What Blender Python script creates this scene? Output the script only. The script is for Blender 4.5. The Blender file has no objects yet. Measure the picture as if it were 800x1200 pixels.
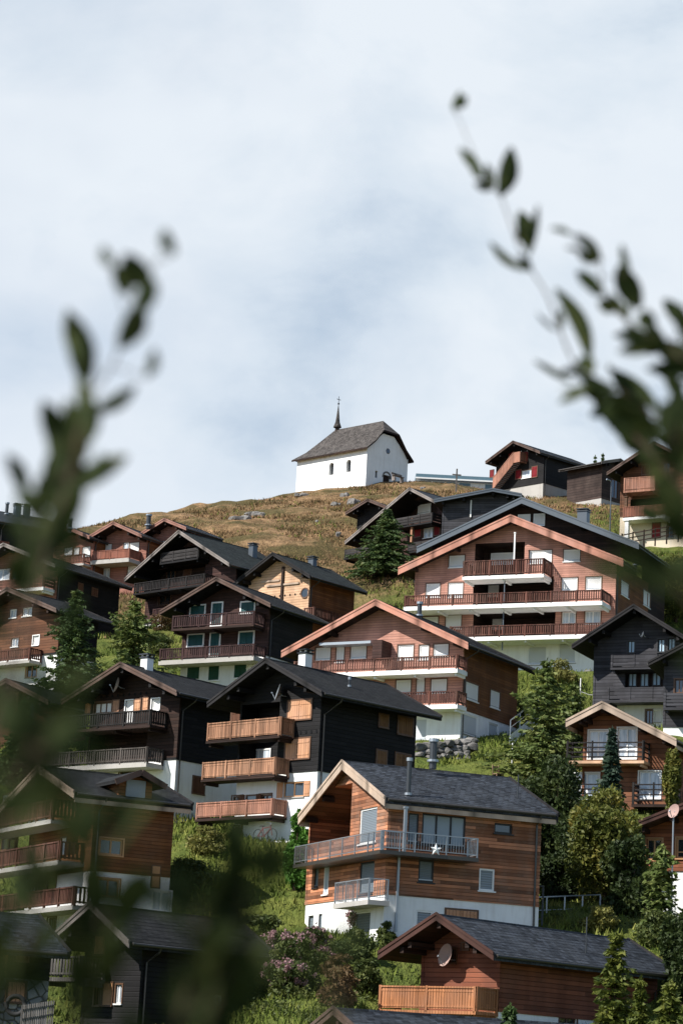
import bpy, bmesh, math, random
import numpy as np
from mathutils import Vector, Matrix, Euler
# ---------------------------------------------------------------- measured data (metres)
GROUND_PTS = [(-0.67, 114.8, 8.14), (0.96, 110.58, 8.14), (2.6, 106.36, 8.14), (5.89, 117.35, 10.19), (3.99, 99.39, 3.15), (5.39, 98.1, 3.15), (6.78, 96.82, 3.15), (10.85, 106.86, 5.75), (13.64, 104.3, 5.04), (-9.11, 102.13, 2.73),
 (-7.93, 101.02, 2.73), (-6.76, 99.9, 2.73), (-4.87, 106.59, 4.44), (-2.53, 104.36, 3.82), (-14.15, 98.22, 3.15), (-12.79, 95.44, 3.15), (-11.43, 92.65, 3.15), (-12.33, 99.12, 4.33), (-13.83, 121.15, 7.47), (-12.04, 117.58, 7.47),
 (-10.25, 114.01, 7.47), (-10.4, 122.87, 9.11), (-13.17, 140.15, 15.61), (-10.62, 137.99, 15.61), (-8.08, 135.83, 15.61), (-8.83, 145.26, 17.8), (-3.74, 140.93, 16.58), (-4.66, 131.92, 13.68), (-2.58, 129.85, 13.68),
 (-0.51, 127.78, 13.68), (0.33, 136.91, 15.8), (4.48, 132.77, 14.64), (-10.33, 172.05, 26.89), (-7.39, 170.18, 26.89), (-4.44, 168.31, 26.89), (-7.44, 176.61, 28.84), (-1.55, 172.87, 27.8), (-1.92, 159.8, 22.73),
 (2.97, 157.0, 22.73), (7.86, 154.2, 22.73), (1.96, 166.57, 25.56), (11.74, 160.97, 23.99), (5.73, 186.24, 31.8), (12.79, 183.05, 31.8), (19.85, 179.85, 31.8), (8.97, 193.39, 34.85), (23.09, 187.01, 33.06), (2.19, 228.14, 45.82),
 (7.05, 223.03, 45.82), (11.91, 217.92, 45.82), (7.26, 232.97, 48.75), (8.74, 215.95, 47.69), (13.08, 214.87, 47.69), (14.95, 214.41, 47.69), (9.6, 219.44, 49.12), (15.82, 217.9, 48.69), (1.57, 237.92, 52.51),
 (3.05, 236.79, 52.51), (4.52, 235.66, 52.51), (3.09, 239.91, 53.54), (6.04, 237.65, 52.9), (-15.23, 201.68, 35.96), (-11.56, 198.15, 35.96), (-7.89, 194.63, 35.96), (-10.8, 206.3, 38.39), (-3.46, 199.25, 36.42),
 (-6.83, 194.61, 35.35), (-4.49, 192.7, 35.35), (-2.15, 190.78, 35.35), (-3.35, 198.87, 37.23), (1.33, 195.04, 36.16), (-25.07, 221.08, 43.07), (-23.22, 219.83, 43.07), (-21.38, 218.57, 43.07), (-22.25, 225.21, 44.73),
 (-18.56, 222.7, 44.03), (-21.58, 220.54, 43.09), (-19.14, 219.02, 43.09), (-16.71, 217.49, 43.09), (-19.03, 224.61, 44.8), (-14.16, 221.56, 43.95), (-16.63, 221.18, 43.51), (-14.81, 219.8, 43.51), (-13.0, 218.41, 43.51),
 (-14.54, 223.93, 44.82), (-10.9, 221.15, 44.04), (-34.6, 230.22, 44.77), (-32.44, 226.5, 44.77), (-30.28, 222.78, 44.77), (-29.73, 233.05, 46.75), (-28.86, 196.57, 34.26), (-25.1, 193.99, 34.26), (-21.35, 191.41, 34.26),
 (-24.56, 202.83, 36.88), (-17.05, 197.67, 35.44), (-24.56, 173.6, 26.78), (-21.45, 170.91, 26.78), (-18.33, 168.21, 26.78), (-22.24, 176.28, 28.44), (-20.86, 152.45, 20.76), (-18.59, 151.01, 20.76), (-16.32, 149.57, 20.76),
 (-19.09, 155.24, 22.09), (-14.55, 152.36, 21.28), (16.73, 162.62, 24.61), (19.48, 161.37, 24.61), (22.23, 160.11, 24.61), (19.62, 168.99, 26.89), (25.13, 166.49, 26.19), (19.86, 151.92, 23.35), (22.81, 150.95, 23.35),
 (25.76, 149.98, 23.35), (21.88, 158.09, 25.5), (27.78, 156.16, 24.96), (13.83, 138.75, 17.11), (15.1, 138.19, 17.11), (18.38, 136.75, 17.11), (16.33, 144.42, 19.0), (20.88, 142.42, 18.44), (15.29, 122.39, 10.24),
 (18.44, 121.11, 10.24), (21.58, 119.83, 10.24), (17.67, 128.23, 12.38), (23.96, 125.66, 11.67), (25.78, 231.39, 51.39), (29.18, 229.38, 51.39), (32.58, 227.37, 51.39), (29.29, 237.33, 53.76), (36.09, 233.31, 52.64),
 (16.38, 267.27, 64.16), (18.71, 264.83, 64.16), (21.04, 262.39, 64.16), (21.87, 272.51, 66.46), (26.53, 267.64, 65.09), (26.45, 255.08, 61.94), (27.97, 256.45, 61.94), (29.49, 257.81, 61.94), (23.23, 258.66, 62.71),
 (26.27, 261.39, 63.48), (-25.04, 242.0, 53.51), (-22.31, 262.0, 59.52), (-15.99, 275.0, 63.85), (-9.79, 285.0, 66.97), (-5.59, 292.0, 69.64), (-1.63, 293.0, 70.6), (2.13, 290.0, 70.51), (7.31, 292.0, 71.98),
 (12.14, 300.0, 73.94), (15.74, 290.0, 71.14), (21.92, 268.0, 65.32), (24.68, 258.0, 61.78), (26.71, 240.0, 55.68), (21.51, 252.0, 60.33), (17.59, 258.0, 62.03), (-10.69, 228.0, 49.62), (-4.92, 245.0, 55.25), (0.09, 240.0, 54.42),
 (-5.08, 222.0, 47.87), (-8.91, 262.0, 60.15), (3.41, 250.0, 58.55), (-1.79, 262.0, 60.99), (-17.84, 262.0, 59.67), (23.09, 232.0, 52.28), (25.42, 248.0, 59.28), (25.44, 232.0, 53.05), (14.82, 176.0, 30.81), (17.4, 172.0, 29.72),
 (14.9, 170.0, 29.27), (17.78, 176.0, 30.97), (8.77, 150.0, 21.48), (10.9, 152.0, 22.61), (11.07, 147.0, 20.96), (6.86, 153.0, 22.64), (7.83, 146.0, 20.42), (10.31, 143.0, 19.69), (14.8, 162.0, 26.35), (5.63, 146.0, 20.3),
 (-6.52, 130.0, 14.84), (-6.32, 124.0, 12.58), (-5.83, 126.0, 13.2), (-2.1, 128.0, 13.59), (-6.52, 121.0, 11.5), (-3.07, 120.0, 11.2), (-1.81, 117.0, 10.64), (-1.2, 107.0, 7.97), (-0.08, 103.0, 6.62), (1.62, 103.0, 6.71),
 (-0.67, 99.0, 5.44), (-1.23, 96.0, 4.37), (1.6, 98.0, 5.2), (-2.24, 107.0, 7.75), (10.41, 115.0, 10.37), (11.83, 114.0, 10.37), (12.53, 110.0, 9.04), (14.35, 110.0, 9.14), (14.55, 106.0, 7.87), (9.63, 110.0, 8.89),
 (11.24, 108.0, 8.5), (13.04, 105.0, 7.4), (-15.4, 160.0, 23.92), (-17.58, 160.0, 24.34), (-16.83, 150.0, 20.89), (-12.11, 196.0, 36.29), (-9.06, 170.0, 27.13), (-14.42, 196.0, 36.17), (-17.53, 185.0, 32.12),
 (17.62, 140.0, 18.54), (11.54, 134.0, 16.2), (14.21, 134.0, 16.34), (28.62, 214.0, 47.62), (26.69, 216.0, 47.56), (27.5, 200.0, 41.53), (0.0, 0.0, 0.0), (-30.0, 0.0, 0.0), (30.0, 0.0, 0.0), (0.0, 25.0, 0.5), (0.0, 50.0, 1.5),
 (-20.0, 50.0, 1.5), (20.0, 50.0, 1.5), (-60.0, 60.0, 2.5), (60.0, 60.0, 2.5), (-90.0, 110.0, 8.0), (90.0, 110.0, 8.0), (-100.0, 200.0, 40.0), (100.0, 200.0, 40.0), (-110.0, 300.0, 58.0), (120.0, 300.0, 58.0), (0.0, 75.0, 2.4),
 (-12.0, 88.0, 3.4), (12.0, 88.0, 3.4), (-42.77, 275.0, 52.89), (-55.22, 355.0, 42.24), (-30.0, 290.0, 58.79), (-38.28, 370.0, 48.92), (-26.4, 310.0, 65.11), (-33.21, 390.0, 55.77), (-18.72, 322.0, 69.47), (-23.37, 402.0, 60.55),
 (-6.47, 338.0, 75.34), (-8.01, 418.0, 66.95), (2.48, 338.0, 76.89), (3.07, 418.0, 68.88), (11.43, 340.0, 78.45), (14.12, 420.0, 70.69), (18.23, 336.0, 77.15), (22.57, 416.0, 69.31), (25.84, 316.0, 71.72), (32.39, 396.0, 63.71),
 (33.32, 300.0, 66.49), (42.21, 380.0, 58.1), (41.02, 300.0, 66.9), (51.96, 380.0, 58.63), (47.19, 300.0, 67.24), (59.77, 380.0, 59.05)]
HOUSES = [{'key': 'larch',
  'name': 'chalet',
  'label': 'larch clad house with slate roof, steel corner balcony and white plastered base',
  'cat': 'house',
  'loc': [0.638, 110.455, 8.29],
  'yaw': -1.2009,
  'w': 4.98,
  'wr': 4.98,
  'tp': 0.4003,
  'H': 7.406,
  'L': 7.889,
  'ovf': 0.35,
  'ovs': 0.45,
  'ovb': 0.5,
  'rt': 0.25,
  'barge': 0.42,
  'mats': {'wall': 'larch', 'base': 'plaster', 'roof': 'slate', 'barge': 'barge_pale', 'soffit': 'wood_mid'},
  'det': [('LOG', -5.802, 4.182, 0.334, 6.466, 3.0), ('W', 'F', 2.33, 4.475, 1.91, 1.491, 'bigdoor'), ('W', 'F', -3.41, 2.669, 0.523, 0.982, 'slim'), ('W', 'F', -2.202, 2.489, 0.616, 1.346, 'slimlight'),
          ('W', 'F', 2.474, 2.261, 1.612, 1.365, 'greyblind'), ('W', 'F', -3.785, 0.631, 0.629, 0.675, 'slim'), ('W', 'F', -2.652, 0.659, 0.412, 0.669, 'slim'), ('W', 'F', 2.128, 0.18, 1.9, 1.425, 'garage'),
          ('B', 'F', -3.85, 6.056, 3.934, 0.608, 0.9, 'metal', 'steel', 'gutter', 0.14), ('B', 'F', 1.218, 5.015, 2.065, 0.83, 0.9, 'metal', 'steel', 'concrete', 0.2), ('W', 'R', 1.493, 4.299, 0.463, 1.236, 'greyblind'),
          ('W', 'R', 2.877, 4.31, 1.985, 1.313, 'widedoor'), ('W', 'R', 2.158, 2.567, 0.695, 0.914, 'greyblind'), ('W', 'R', 4.94, 2.43, 0.708, 0.922, 'louver'), ('W', 'R', 5.621, 4.632, 0.833, 0.43, 'darkslot'),
          ('W', 'R', 2.175, 0.6, 0.769, 0.698, 'louver'), ('W', 'R', 3.836, 0.772, 1.4, 0.597, 'woodclosed'), ('B', 'R', -0.298, 3.965, 3.999, 0.59, 1.1, 'metal', 'steel', 'gutter', 0.16),
          ('BOX', 'downpipe', 'steel', 'R', 0.834, -0.013, 0.929, 3.192, 0, 0.1), ('POST', 5.28, 0.803, 3.15, 5.074, 0.06, 'steel'), ('CH', 4.352, 1.27, 5.664, 0.2, 1.55, 'flue'), ('CH', 0.671, 3.933, 7.674, 0.32, 1.0, 'flue'),
          ('CH', 3.091, 6.91, 6.168, 0.05, 1.0, 'rod')],
  'zb': 1.494},
 {'key': 'lowbrown',
  'name': 'chalet',
  'label': 'low red brown chalet with slate roof and bright orange balcony',
  'cat': 'chalet',
  'loc': [4.372, 97.0, 3.302],
  'yaw': -0.7427,
  'w': 2.794,
  'wr': 2.794,
  'tp': 0.5221,
  'H': 5.13,
  'L': 12.143,
  'ovf': 1.5,
  'ovs': 0.9,
  'ovb': 0.5,
  'rt': 0.25,
  'barge': 0.3,
  'mats': {'wall': 'wood_redbrown', 'base': 'plaster', 'roof': 'slate', 'barge': 'barge_red', 'soffit': 'wood_dark'},
  'det': [('B', 'F', -2.848, 1.861, 2.469, 0.83, 1.3, 'board', 'wood_orange', 'wood_orange', 0.12), ('W', 'F', 0.197, 4.04, 0.333, 0.191, 'wooddark'), ('W', 'F', -0.39, 3.687, 0.293, 0.512, 'darkwood'),
          ('DISH', -0.375, 3.683, 0.55), ('W', 'R', 5.796, 1.517, 1.082, 0.321, 'darkwood'), ('W', 'F', -0.445, 1.206, 0.5, 0.379, 'openwood'), ('W', 'F', 1.123, 1.238, 0.653, 0.375, 'openwood'),
          ('CH', 1.805, 6.928, 4.187, 0.05, 1.4, 'rod')],
  'zb': 1.659},
 {'key': 'bottomroof',
  'name': 'chalet',
  'label': 'slate roofed chalet rising only to its ridge at the bottom edge',
  'cat': 'chalet',
  'loc': [0.617, 84.0, 0.705],
  'yaw': -1.0821,
  'w': 4.2,
  'wr': 4.2,
  'tp': 0.404,
  'H': 3.66,
  'L': 11.5,
  'ovf': 1.0,
  'ovs': 0.9,
  'ovb': 0.5,
  'rt': 0.25,
  'barge': 0.28,
  'mats': {'wall': 'wood_dark', 'base': 'plaster', 'roof': 'slate', 'barge': 'barge_brown', 'soffit': 'wood_dark'},
  'det': [('W', 'F', -2.004, 1.89, 0.709, 0.686, 'darkwood')]},
 {'key': 'bldark',
  'name': 'chalet',
  'label': 'dark weathered chalet behind the blurred leaves with grey silvered balcony',
  'cat': 'chalet',
  'loc': [-8.898, 100.0, 2.881],
  'yaw': -0.759,
  'w': 2.415,
  'wr': 2.415,
  'tp': 0.6177,
  'H': 5.489,
  'L': 8.048,
  'ovf': 1.4,
  'ovs': 0.8,
  'ovb': 0.5,
  'rt': 0.25,
  'barge': 0.28,
  'mats': {'wall': 'wood_black', 'base': 'stone', 'roof': 'tile_dark', 'barge': 'barge_grey', 'soffit': 'wood_black'},
  'det': [('B', 'F', -2.893, -0.398, 3.453, 0.693, 1.3, 'slat', 'wood_grey', 'wood_grey'), ('W', 'F', -0.806, 3.98, 0.599, 0.694, 'woodlight'), ('W', 'F', -0.159, 2.097, 0.493, 0.847, 'woodlight'),
          ('W', 'F', 0.455, 2.104, 0.342, 0.714, 'whiteglass'), ('W', 'F', -0.77, 2.024, 0.348, 0.719, 'darkwood'), ('W', 'R', 5.57, 1.945, 0.564, 0.791, 'whiteglass'), ('CH', 0.959, 6.583, 4.896, 0.2, 0.5, 'rod')],
  'zb': 0.3},
 {'key': 'stone',
  'name': 'chalet',
  'label': 'dark timber chalet on a rough stone base at the lower left corner',
  'cat': 'chalet',
  'loc': [-13.688, 95.0, 3.296],
  'yaw': -1.1159,
  'w': 3.6,
  'wr': 3.6,
  'tp': 0.404,
  'H': 4.282,
  'L': 3.533,
  'ovf': 1.0,
  'ovs': 0.5,
  'ovb': 0.5,
  'rt': 0.25,
  'barge': 0.28,
  'mats': {'wall': 'wood_black', 'base': 'stone', 'roof': 'slate', 'barge': 'barge_grey', 'soffit': 'wood_black'},
  'det': [('W', 'R', 1.821, 1.324, 0.64, 0.686, 'woodclosed'), ('W', 'R', 1.275, 2.28, 0.223, 0.747, 'woodlight'), ('W', 'R', 1.958, 2.582, 0.418, 0.3, 'wooddark')],
  'zb': 1.819},
 {'key': 'dormer',
  'name': 'chalet',
  'label': 'brown chalet with a roof dormer and white base, partly behind the leaves',
  'cat': 'chalet',
  'loc': [-13.198, 117.0, 7.624],
  'yaw': -1.1061,
  'w': 4.794,
  'wr': 4.794,
  'tp': 0.3219,
  'H': 7.936,
  'L': 5.634,
  'ovf': 1.3,
  'ovs': 0.8,
  'ovb': 0.5,
  'rt': 0.25,
  'barge': 0.35,
  'mats': {'wall': 'wood_brownside', 'base': 'plaster', 'roof': 'tile_dark', 'barge': 'barge_pale', 'soffit': 'wood_dark'},
  'det': [('B', 'F', -7.351, 2.159, 6.27, 0.835, 1.3, 'slat', 'wood_rail', 'concrete', 0.2), ('B', 'F', -7.648, 3.147, 4.34, 0.787, 1.2, 'slat', 'wood_rail', 'concrete', 0.2),
          ('B', 'F', -7.141, 5.331, 2.246, 0.735, 1.2, 'slat', 'wood_rail', 'concrete', 0.2), ('W', 'F', -3.269, 6.325, 2.412, 1.426, 'blind'), ('W', 'F', 0.501, 4.399, 0.649, 0.706, 'whiteglass'),
          ('W', 'F', -6.951, 6.695, 2.546, 1.341, 'blind'), ('W', 'F', -4.103, 2.917, 1.502, 0.725, 'darkwood'), ('W', 'F', -1.533, 2.659, 2.891, 0.907, 'darkwood'), ('W', 'F', -7.088, 4.978, 2.18, 0.665, 'darkwood'),
          ('W', 'F', -0.266, 0.866, 1.087, 0.658, 'darkwood'), ('W', 'R', 2.211, 4.213, 1.098, 0.714, 'woodglass'), ('W', 'R', 2.207, 2.403, 1.054, 0.784, 'woodglass'), ('W', 'R', 4.787, 2.024, 0.909, 0.904, 'whiteglass'),
          ('W', 'R', 4.44, 3.077, 0.372, 0.944, 'woodlight'), ('DORM', 2.956, 7.62, 0.95, 1.35, 4.894)],
  'zb': 3.108},
 {'key': 'twobalc',
  'name': 'chalet',
  'label': 'dark chalet with two long slatted balconies and a satellite dish under the gable',
  'cat': 'chalet',
  'loc': [-11.466, 137.0, 15.76],
  'yaw': -0.7044,
  'w': 4.339,
  'wr': 4.339,
  'tp': 0.4203,
  'H': 7.988,
  'L': 8.5,
  'ovf': 1.3,
  'ovs': 1.0,
  'ovb': 0.5,
  'rt': 0.25,
  'barge': 0.28,
  'mats': {'wall': 'wood_dark', 'base': 'plaster', 'roof': 'tile_dark', 'barge': 'barge_brown', 'soffit': 'wood_black', 'side': 'wood_black'},
  'det': [('DOTS', -3.504, 6.488, 0.809, 6.488, 11), ('LOG', -5.93, 3.014, 1.079, 4.57, 1.2), ('B', 'F', -5.345, 2.492, 5.314, 0.668, 1.3, 'slat', 'wood_black2', 'wood_dark'),
          ('B', 'F', -5.324, 2.424, 3.314, 0.616, 1.3, 'slat', 'wood_grey2', 'concrete', 0.25), ('W', 'F', -2.449, 5.868, 1.328, 0.618, 'curtain3'), ('W', 'F', -3.582, 5.93, 0.402, 0.621, 'shut1'),
          ('W', 'F', -1.433, 5.906, 0.46, 0.615, 'shut1'), ('W', 'F', -0.391, 5.567, 0.651, 1.176, 'curtain'), ('W', 'F', 0.195, 5.862, 0.454, 0.611, 'shut1'), ('W', 'F', 0.802, 5.898, 0.387, 0.656, 'shut1'),
          ('W', 'F', 1.542, 5.833, 0.576, 0.607, 'curtain'), ('DISH', -1.081, 7.01, 0.6), ('CH', 0.055, 1.935, 8.011, 0.5, 0.7, 'white'), ('W', 'R', 3.141, 1.614, 0.866, 0.862, 'wooddark'),
          ('W', 'F', -0.174, 1.975, 1.292, 0.696, 'darkwood')],
  'zb': 2.788},
 {'key': 'blackorange',
  'name': 'chalet',
  'label': 'black chalet with three orange balconies and closed orange shutters',
  'cat': 'chalet',
  'loc': [-3.432, 129.0, 13.826],
  'yaw': -0.7854,
  'w': 4.18,
  'wr': 4.18,
  'tp': 0.4804,
  'H': 9.246,
  'L': 8.756,
  'ovf': 1.2,
  'ovs': 1.25,
  'ovb': 0.5,
  'rt': 0.25,
  'barge': 0.28,
  'mats': {'wall': 'wood_black', 'base': 'plaster', 'roof': 'tile_dark', 'barge': 'barge_dark', 'soffit': 'wood_black'},
  'det': [('DOTS', 0.439, 5.522, 2.716, 5.522, 7), ('LOG', -4.8, 3.784, -0.042, 7.217, 1.3), ('B', 'F', -4.297, 1.099, 6.214, 0.852, 1.0, 'board', 'wood_orange2', 'wood_dark', 0.15),
          ('B', 'F', -4.501, 0.893, 4.183, 0.802, 1.0, 'board', 'wood_orange2', 'wood_dark', 0.15), ('B', 'F', -4.76, 0.876, 2.094, 0.62, 1.0, 'board', 'wood_orange3', 'wood_dark', 0.15),
          ('W', 'F', 1.429, 6.686, 1.67, 0.966, 'woodclosed'), ('W', 'F', 1.429, 4.706, 1.726, 1.002, 'woodclosed'), ('W', 'F', 1.284, 2.66, 1.477, 0.778, 'openorange'), ('W', 'F1.3', -2.732, 4.772, 1.803, 0.627, 'whiteglass'),
          ('W', 'F1.3', -4.078, 6.918, 1.835, 0.637, 'woodbrown'), ('W', 'F', -2.808, 2.182, 0.771, 0.618, 'darkwood'), ('W', 'F', -1.824, 2.207, 0.826, 0.658, 'openbrown'), ('W', 'F', -0.718, 2.161, 0.879, 0.654, 'darkwood'),
          ('W', 'F', -2.629, 0.51, 0.575, 0.876, 'darkdoor'), ('W', 'R', 5.765, 6.653, 0.634, 0.615, 'woodclosed_s'), ('W', 'R', 7.415, 6.613, 1.097, 0.886, 'woodclosed_s'), ('W', 'R', 5.737, 4.75, 0.695, 0.698, 'woodclosed_s'),
          ('W', 'R', 7.345, 4.755, 1.093, 0.748, 'woodclosed_s'), ('DISH', 0.225, 7.617, 0.55), ('CH', -0.148, 2.919, 9.174, 0.5, 0.95, 'white'), ('CH', 2.134, 3.943, 8.221, 0.12, 0.5, 'rod')],
  'zb': 3.523},
 {'key': 'green',
  'name': 'chalet',
  'label': 'dark brown chalet with green shutters in white frames above a white base',
  'cat': 'chalet',
  'loc': [-8.137, 169.0, 27.043],
  'yaw': -0.5658,
  'w': 4.488,
  'wr': 4.488,
  'tp': 0.4599,
  'H': 7.988,
  'L': 7.297,
  'ovf': 1.4,
  'ovs': 1.0,
  'ovb': 0.5,
  'rt': 0.25,
  'barge': 0.28,
  'mats': {'wall': 'wood_brown2', 'base': 'plaster', 'roof': 'tile_dark', 'barge': 'barge_brown', 'soffit': 'wood_black', 'side': 'wood_black'},
  'det': [('B', 'F', -3.473, 3.146, 5.562, 0.827, 1.3, 'slat', 'wood_rail2', 'wood_dark', 0.15), ('B', 'F', -4.284, 3.369, 3.32, 0.529, 1.4, 'slat', 'wood_rail2', 'concrete', 0.3), ('W', 'F', -2.373, 6.13, 1.138, 0.653, 'green'),
          ('W', 'F', -0.761, 5.778, 0.774, 1.534, 'green'), ('W', 'F', 1.72, 6.109, 1.04, 0.703, 'green'), ('W', 'F', -2.391, 4.068, 1.206, 0.767, 'green'), ('W', 'F', -0.782, 3.727, 0.702, 1.525, 'green'),
          ('W', 'F', 1.766, 4.011, 1.106, 0.816, 'green'), ('W', 'F', -2.391, 1.811, 0.99, 0.821, 'greenplain'), ('W', 'F', -0.705, 1.77, 0.84, 0.992, 'greenplain'), ('W', 'F', 1.44, 1.825, 0.967, 0.927, 'greenplain')],
  'zb': 2.764},
 {'key': 'pinkmid',
  'name': 'chalet',
  'label': 'pink stained chalet with a red slatted balcony and brown side wall',
  'cat': 'chalet',
  'loc': [2.399, 156.0, 22.883],
  'yaw': -0.5205,
  'w': 6.535,
  'wr': 6.535,
  'tp': 0.4608,
  'H': 8.71,
  'L': 9.453,
  'ovf': 1.15,
  'ovs': 0.9,
  'ovb': 0.5,
  'rt': 0.25,
  'barge': 0.42,
  'mats': {'wall': 'wood_pink', 'base': 'plaster', 'roof': 'tile_dark', 'barge': 'barge_pink', 'soffit': 'wood_dark', 'side': 'wood_brownside'},
  'det': [('B', 'F', -5.504, 5.93, 4.999, 0.651, 1.3, 'slat', 'wood_rail', 'plaster', 0.28), ('B', 'F', 2.189, 5.975, 2.827, 0.632, 1.2, 'slat', 'wood_rail', 'plaster', 0.28), ('W', 'F', -4.215, 5.662, 1.053, 0.819, 'blind'),
          ('W', 'F', -2.978, 5.588, 0.553, 0.978, 'blind'), ('W', 'F', -1.67, 5.673, 1.098, 0.812, 'blind'), ('W', 'F', 1.651, 5.546, 1.076, 0.911, 'blind'), ('W', 'F', 2.931, 5.497, 0.652, 0.907, 'blind'),
          ('W', 'F', 4.106, 5.584, 1.001, 0.745, 'blind'), ('W', 'F', 1.614, 3.387, 1.013, 0.852, 'blind'), ('W', 'F', 2.8, 3.376, 0.532, 0.902, 'blind'), ('W', 'F', 4.065, 3.363, 1.056, 0.846, 'blind'),
          ('W', 'F', 2.608, 0.716, 1.534, 1.37, 'blindwhite'), ('BOX', 'partition', 'wood_brown2', 'F', -0.016, 5.032, 0.644, 6.155, 0, 1.25), ('BOX', 'awning', 'steel', 'F', -4.013, 6.048, -0.351, 6.21, 0, 0.9),
          ('W', 'R', 2.53, 3.165, 1.744, 1.042, 'blind'), ('W', 'R', 5.765, 3.198, 1.325, 1.061, 'blind'), ('W', 'R', 2.481, 1.102, 1.97, 1.244, 'blindbase'), ('W', 'R', 5.699, 1.151, 1.32, 1.055, 'blindbase'),
          ('CH', -25.796, 60.534, 20.596, 0.28, 1.3, 'flue'), ('CH', 0.078, 5.702, 8.745, 0.3, 0.9, 'flue')],
  'zb': 1.913},
 {'key': 'pinkbig',
  'name': 'chalet',
  'label': 'large pink timber apartment chalet with stacked balconies and grey metal roof',
  'cat': 'apartment chalet',
  'loc': [12.319, 182.0, 31.949],
  'yaw': -0.4247,
  'w': 8.65,
  'wr': 8.65,
  'tp': 0.4202,
  'H': 11.411,
  'L': 9.5,
  'ovf': 1.15,
  'ovs': 0.9,
  'ovb': 0.5,
  'rt': 0.25,
  'barge': 0.55,
  'mats': {'wall': 'wood_pink', 'base': 'plaster', 'roof': 'metal_grey', 'barge': 'barge_pink', 'soffit': 'wood_dark', 'side': 'wood_brownside'},
  'det': [('LOG', -3.14, 5.041, 3.075, 7.009, 2.6), ('LOG', -3.036, 2.704, 3.289, 4.47, 2.6), ('LOG', -3.108, 7.236, 0.757, 9.669, 1.8), ('B', 'F', -3.305, 2.878, 7.993, 1.082, 1.7, 'slat', 'wood_rail', 'plaster', 0.26),
          ('B', 'F', -7.704, 7.421, 5.5, 0.766, 2.0, 'slat', 'wood_rail', 'plaster', 0.3), ('B', 'F', -4.038, 7.493, 3.106, 0.692, 2.0, 'slat', 'wood_rail', 'plaster', 0.3), ('W', 'F', -4.516, 8.381, 1.217, 0.902, 'blind'),
          ('W', 'F', 4.386, 8.5, 1.236, 0.886, 'blind'), ('W', 'F1.7', -1.609, 8.826, 1.748, 0.905, 'blind'), ('W', 'F', 2.002, 8.493, 1.709, 0.954, 'blind'), ('W', 'F', -6.315, 6.255, 1.087, 1.03, 'blind'),
          ('W', 'F', -4.522, 6.23, 1.146, 1.09, 'blind'), ('W', 'F', 4.294, 6.391, 1.168, 0.944, 'blind'), ('W', 'F', 6.102, 6.395, 1.159, 0.941, 'blind'), ('W', 'F', -6.443, 3.918, 1.288, 0.704, 'blind'),
          ('W', 'F', -4.584, 3.837, 1.211, 1.02, 'blind'), ('W', 'F', 4.311, 3.914, 1.035, 0.876, 'whiteglass'), ('W', 'F', 6.115, 3.897, 1.156, 0.935, 'whiteglass'), ('W', 'F2.5', -2.488, 6.632, 0.81, 1.034, 'curtain'),
          ('W', 'F2.5', -2.086, 4.176, 0.739, 1.027, 'curtain'), ('W', 'F', 4.266, 1.361, 1.291, 1.492, 'blindwhite'), ('W', 'F', 2.003, 1.222, 1.434, 1.374, 'blindwhite'), ('W', 'R', 3.342, 6.341, 1.806, 1.053, 'blind'),
          ('W', 'R', 8.653, 6.659, 1.69, 1.144, 'blind'), ('POST', -0.174, -0.25, 1.396, 7.051, 0.035, 'metal_light'), ('POST', 0.336, 0.15, 8.121, 10.157, 0.05, 'white_paint'), ('CH', 2.881, 7.911, 12.621, 0.75, 1.4, 'metal'),
          ('CH', 2.465, 22.375, 12.446, 0.3, 1.6, 'flue')],
  'upper': 1,
  'zb': 2.456},
 {'key': 'aframe',
  'name': 'chalet',
  'label': 'black steep chalet with a wide dormer on the dry slope under the chapel',
  'cat': 'chalet',
  'loc': [5.965, 222.0, 45.97],
  'yaw': -0.8103,
  'w': 7.952,
  'wr': 7.952,
  'tp': 0.5003,
  'H': 8.558,
  'L': 9.0,
  'ovf': 1.5,
  'ovs': 0.9,
  'ovb': 0.5,
  'rt': 0.25,
  'barge': 0.28,
  'mats': {'wall': 'wood_brown2', 'base': 'plaster', 'roof': 'metal_dark', 'barge': 'barge_grey', 'soffit': 'wood_black'},
  'det': [('LOG', -3.532, 5.805, 2.057, 7.862, 1.2), ('B', 'F', -1.751, 2.707, 6.037, 0.553, 1.3, 'plank', 'wood_greydark', 'wood_black'), ('W', 'F1.2', -3.377, 7.486, 0.984, 0.961, 'blind'),
          ('W', 'F1.2', -0.676, 7.259, 1.612, 0.874, 'blind'), ('W', 'F', 1.062, 4.659, 1.167, 0.94, 'whiteglass'), ('W', 'F', -0.213, 4.775, 0.748, 0.708, 'shutred'), ('W', 'F', 2.161, 4.72, 0.632, 0.859, 'shutred'),
          ('B', 'F', -8.259, -5.166, 3.946, 0.641, 1.2, 'plank', 'wood_greydark', 'wood_black'), ('B', 'F', -0.205, 6.26, 3.615, 0.626, 1.2, 'plank', 'wood_greydark', 'wood_black'),
          ('POST', 0.033, 0.5, 3.662, 6.015, 0.1, 'wood_orange2')]},
 {'key': 'aside',
  'name': 'chalet',
  'label': 'black plank annexe with metal roof edge right of the black dormer chalet',
  'cat': 'chalet',
  'loc': [12.86, 214.0, 47.844],
  'yaw': -0.2426,
  'w': 5.068,
  'wr': 2.534,
  'tp': 0.1883,
  'H': 5.087,
  'L': 5.0,
  'ovf': 0.9,
  'ovs': 0.6,
  'ovb': 0.5,
  'rt': 0.25,
  'barge': 0.28,
  'mats': {'wall': 'wood_greyblack', 'base': 'wood_black', 'roof': 'metal_grey', 'barge': 'metal_light', 'soffit': 'wood_black'},
  'det': [('BOX', 'downpipe', 'white_paint', 'F', -2.06, 2.791, -1.948, 4.304, 0, 0.1)],
  'zb': -1},
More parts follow.
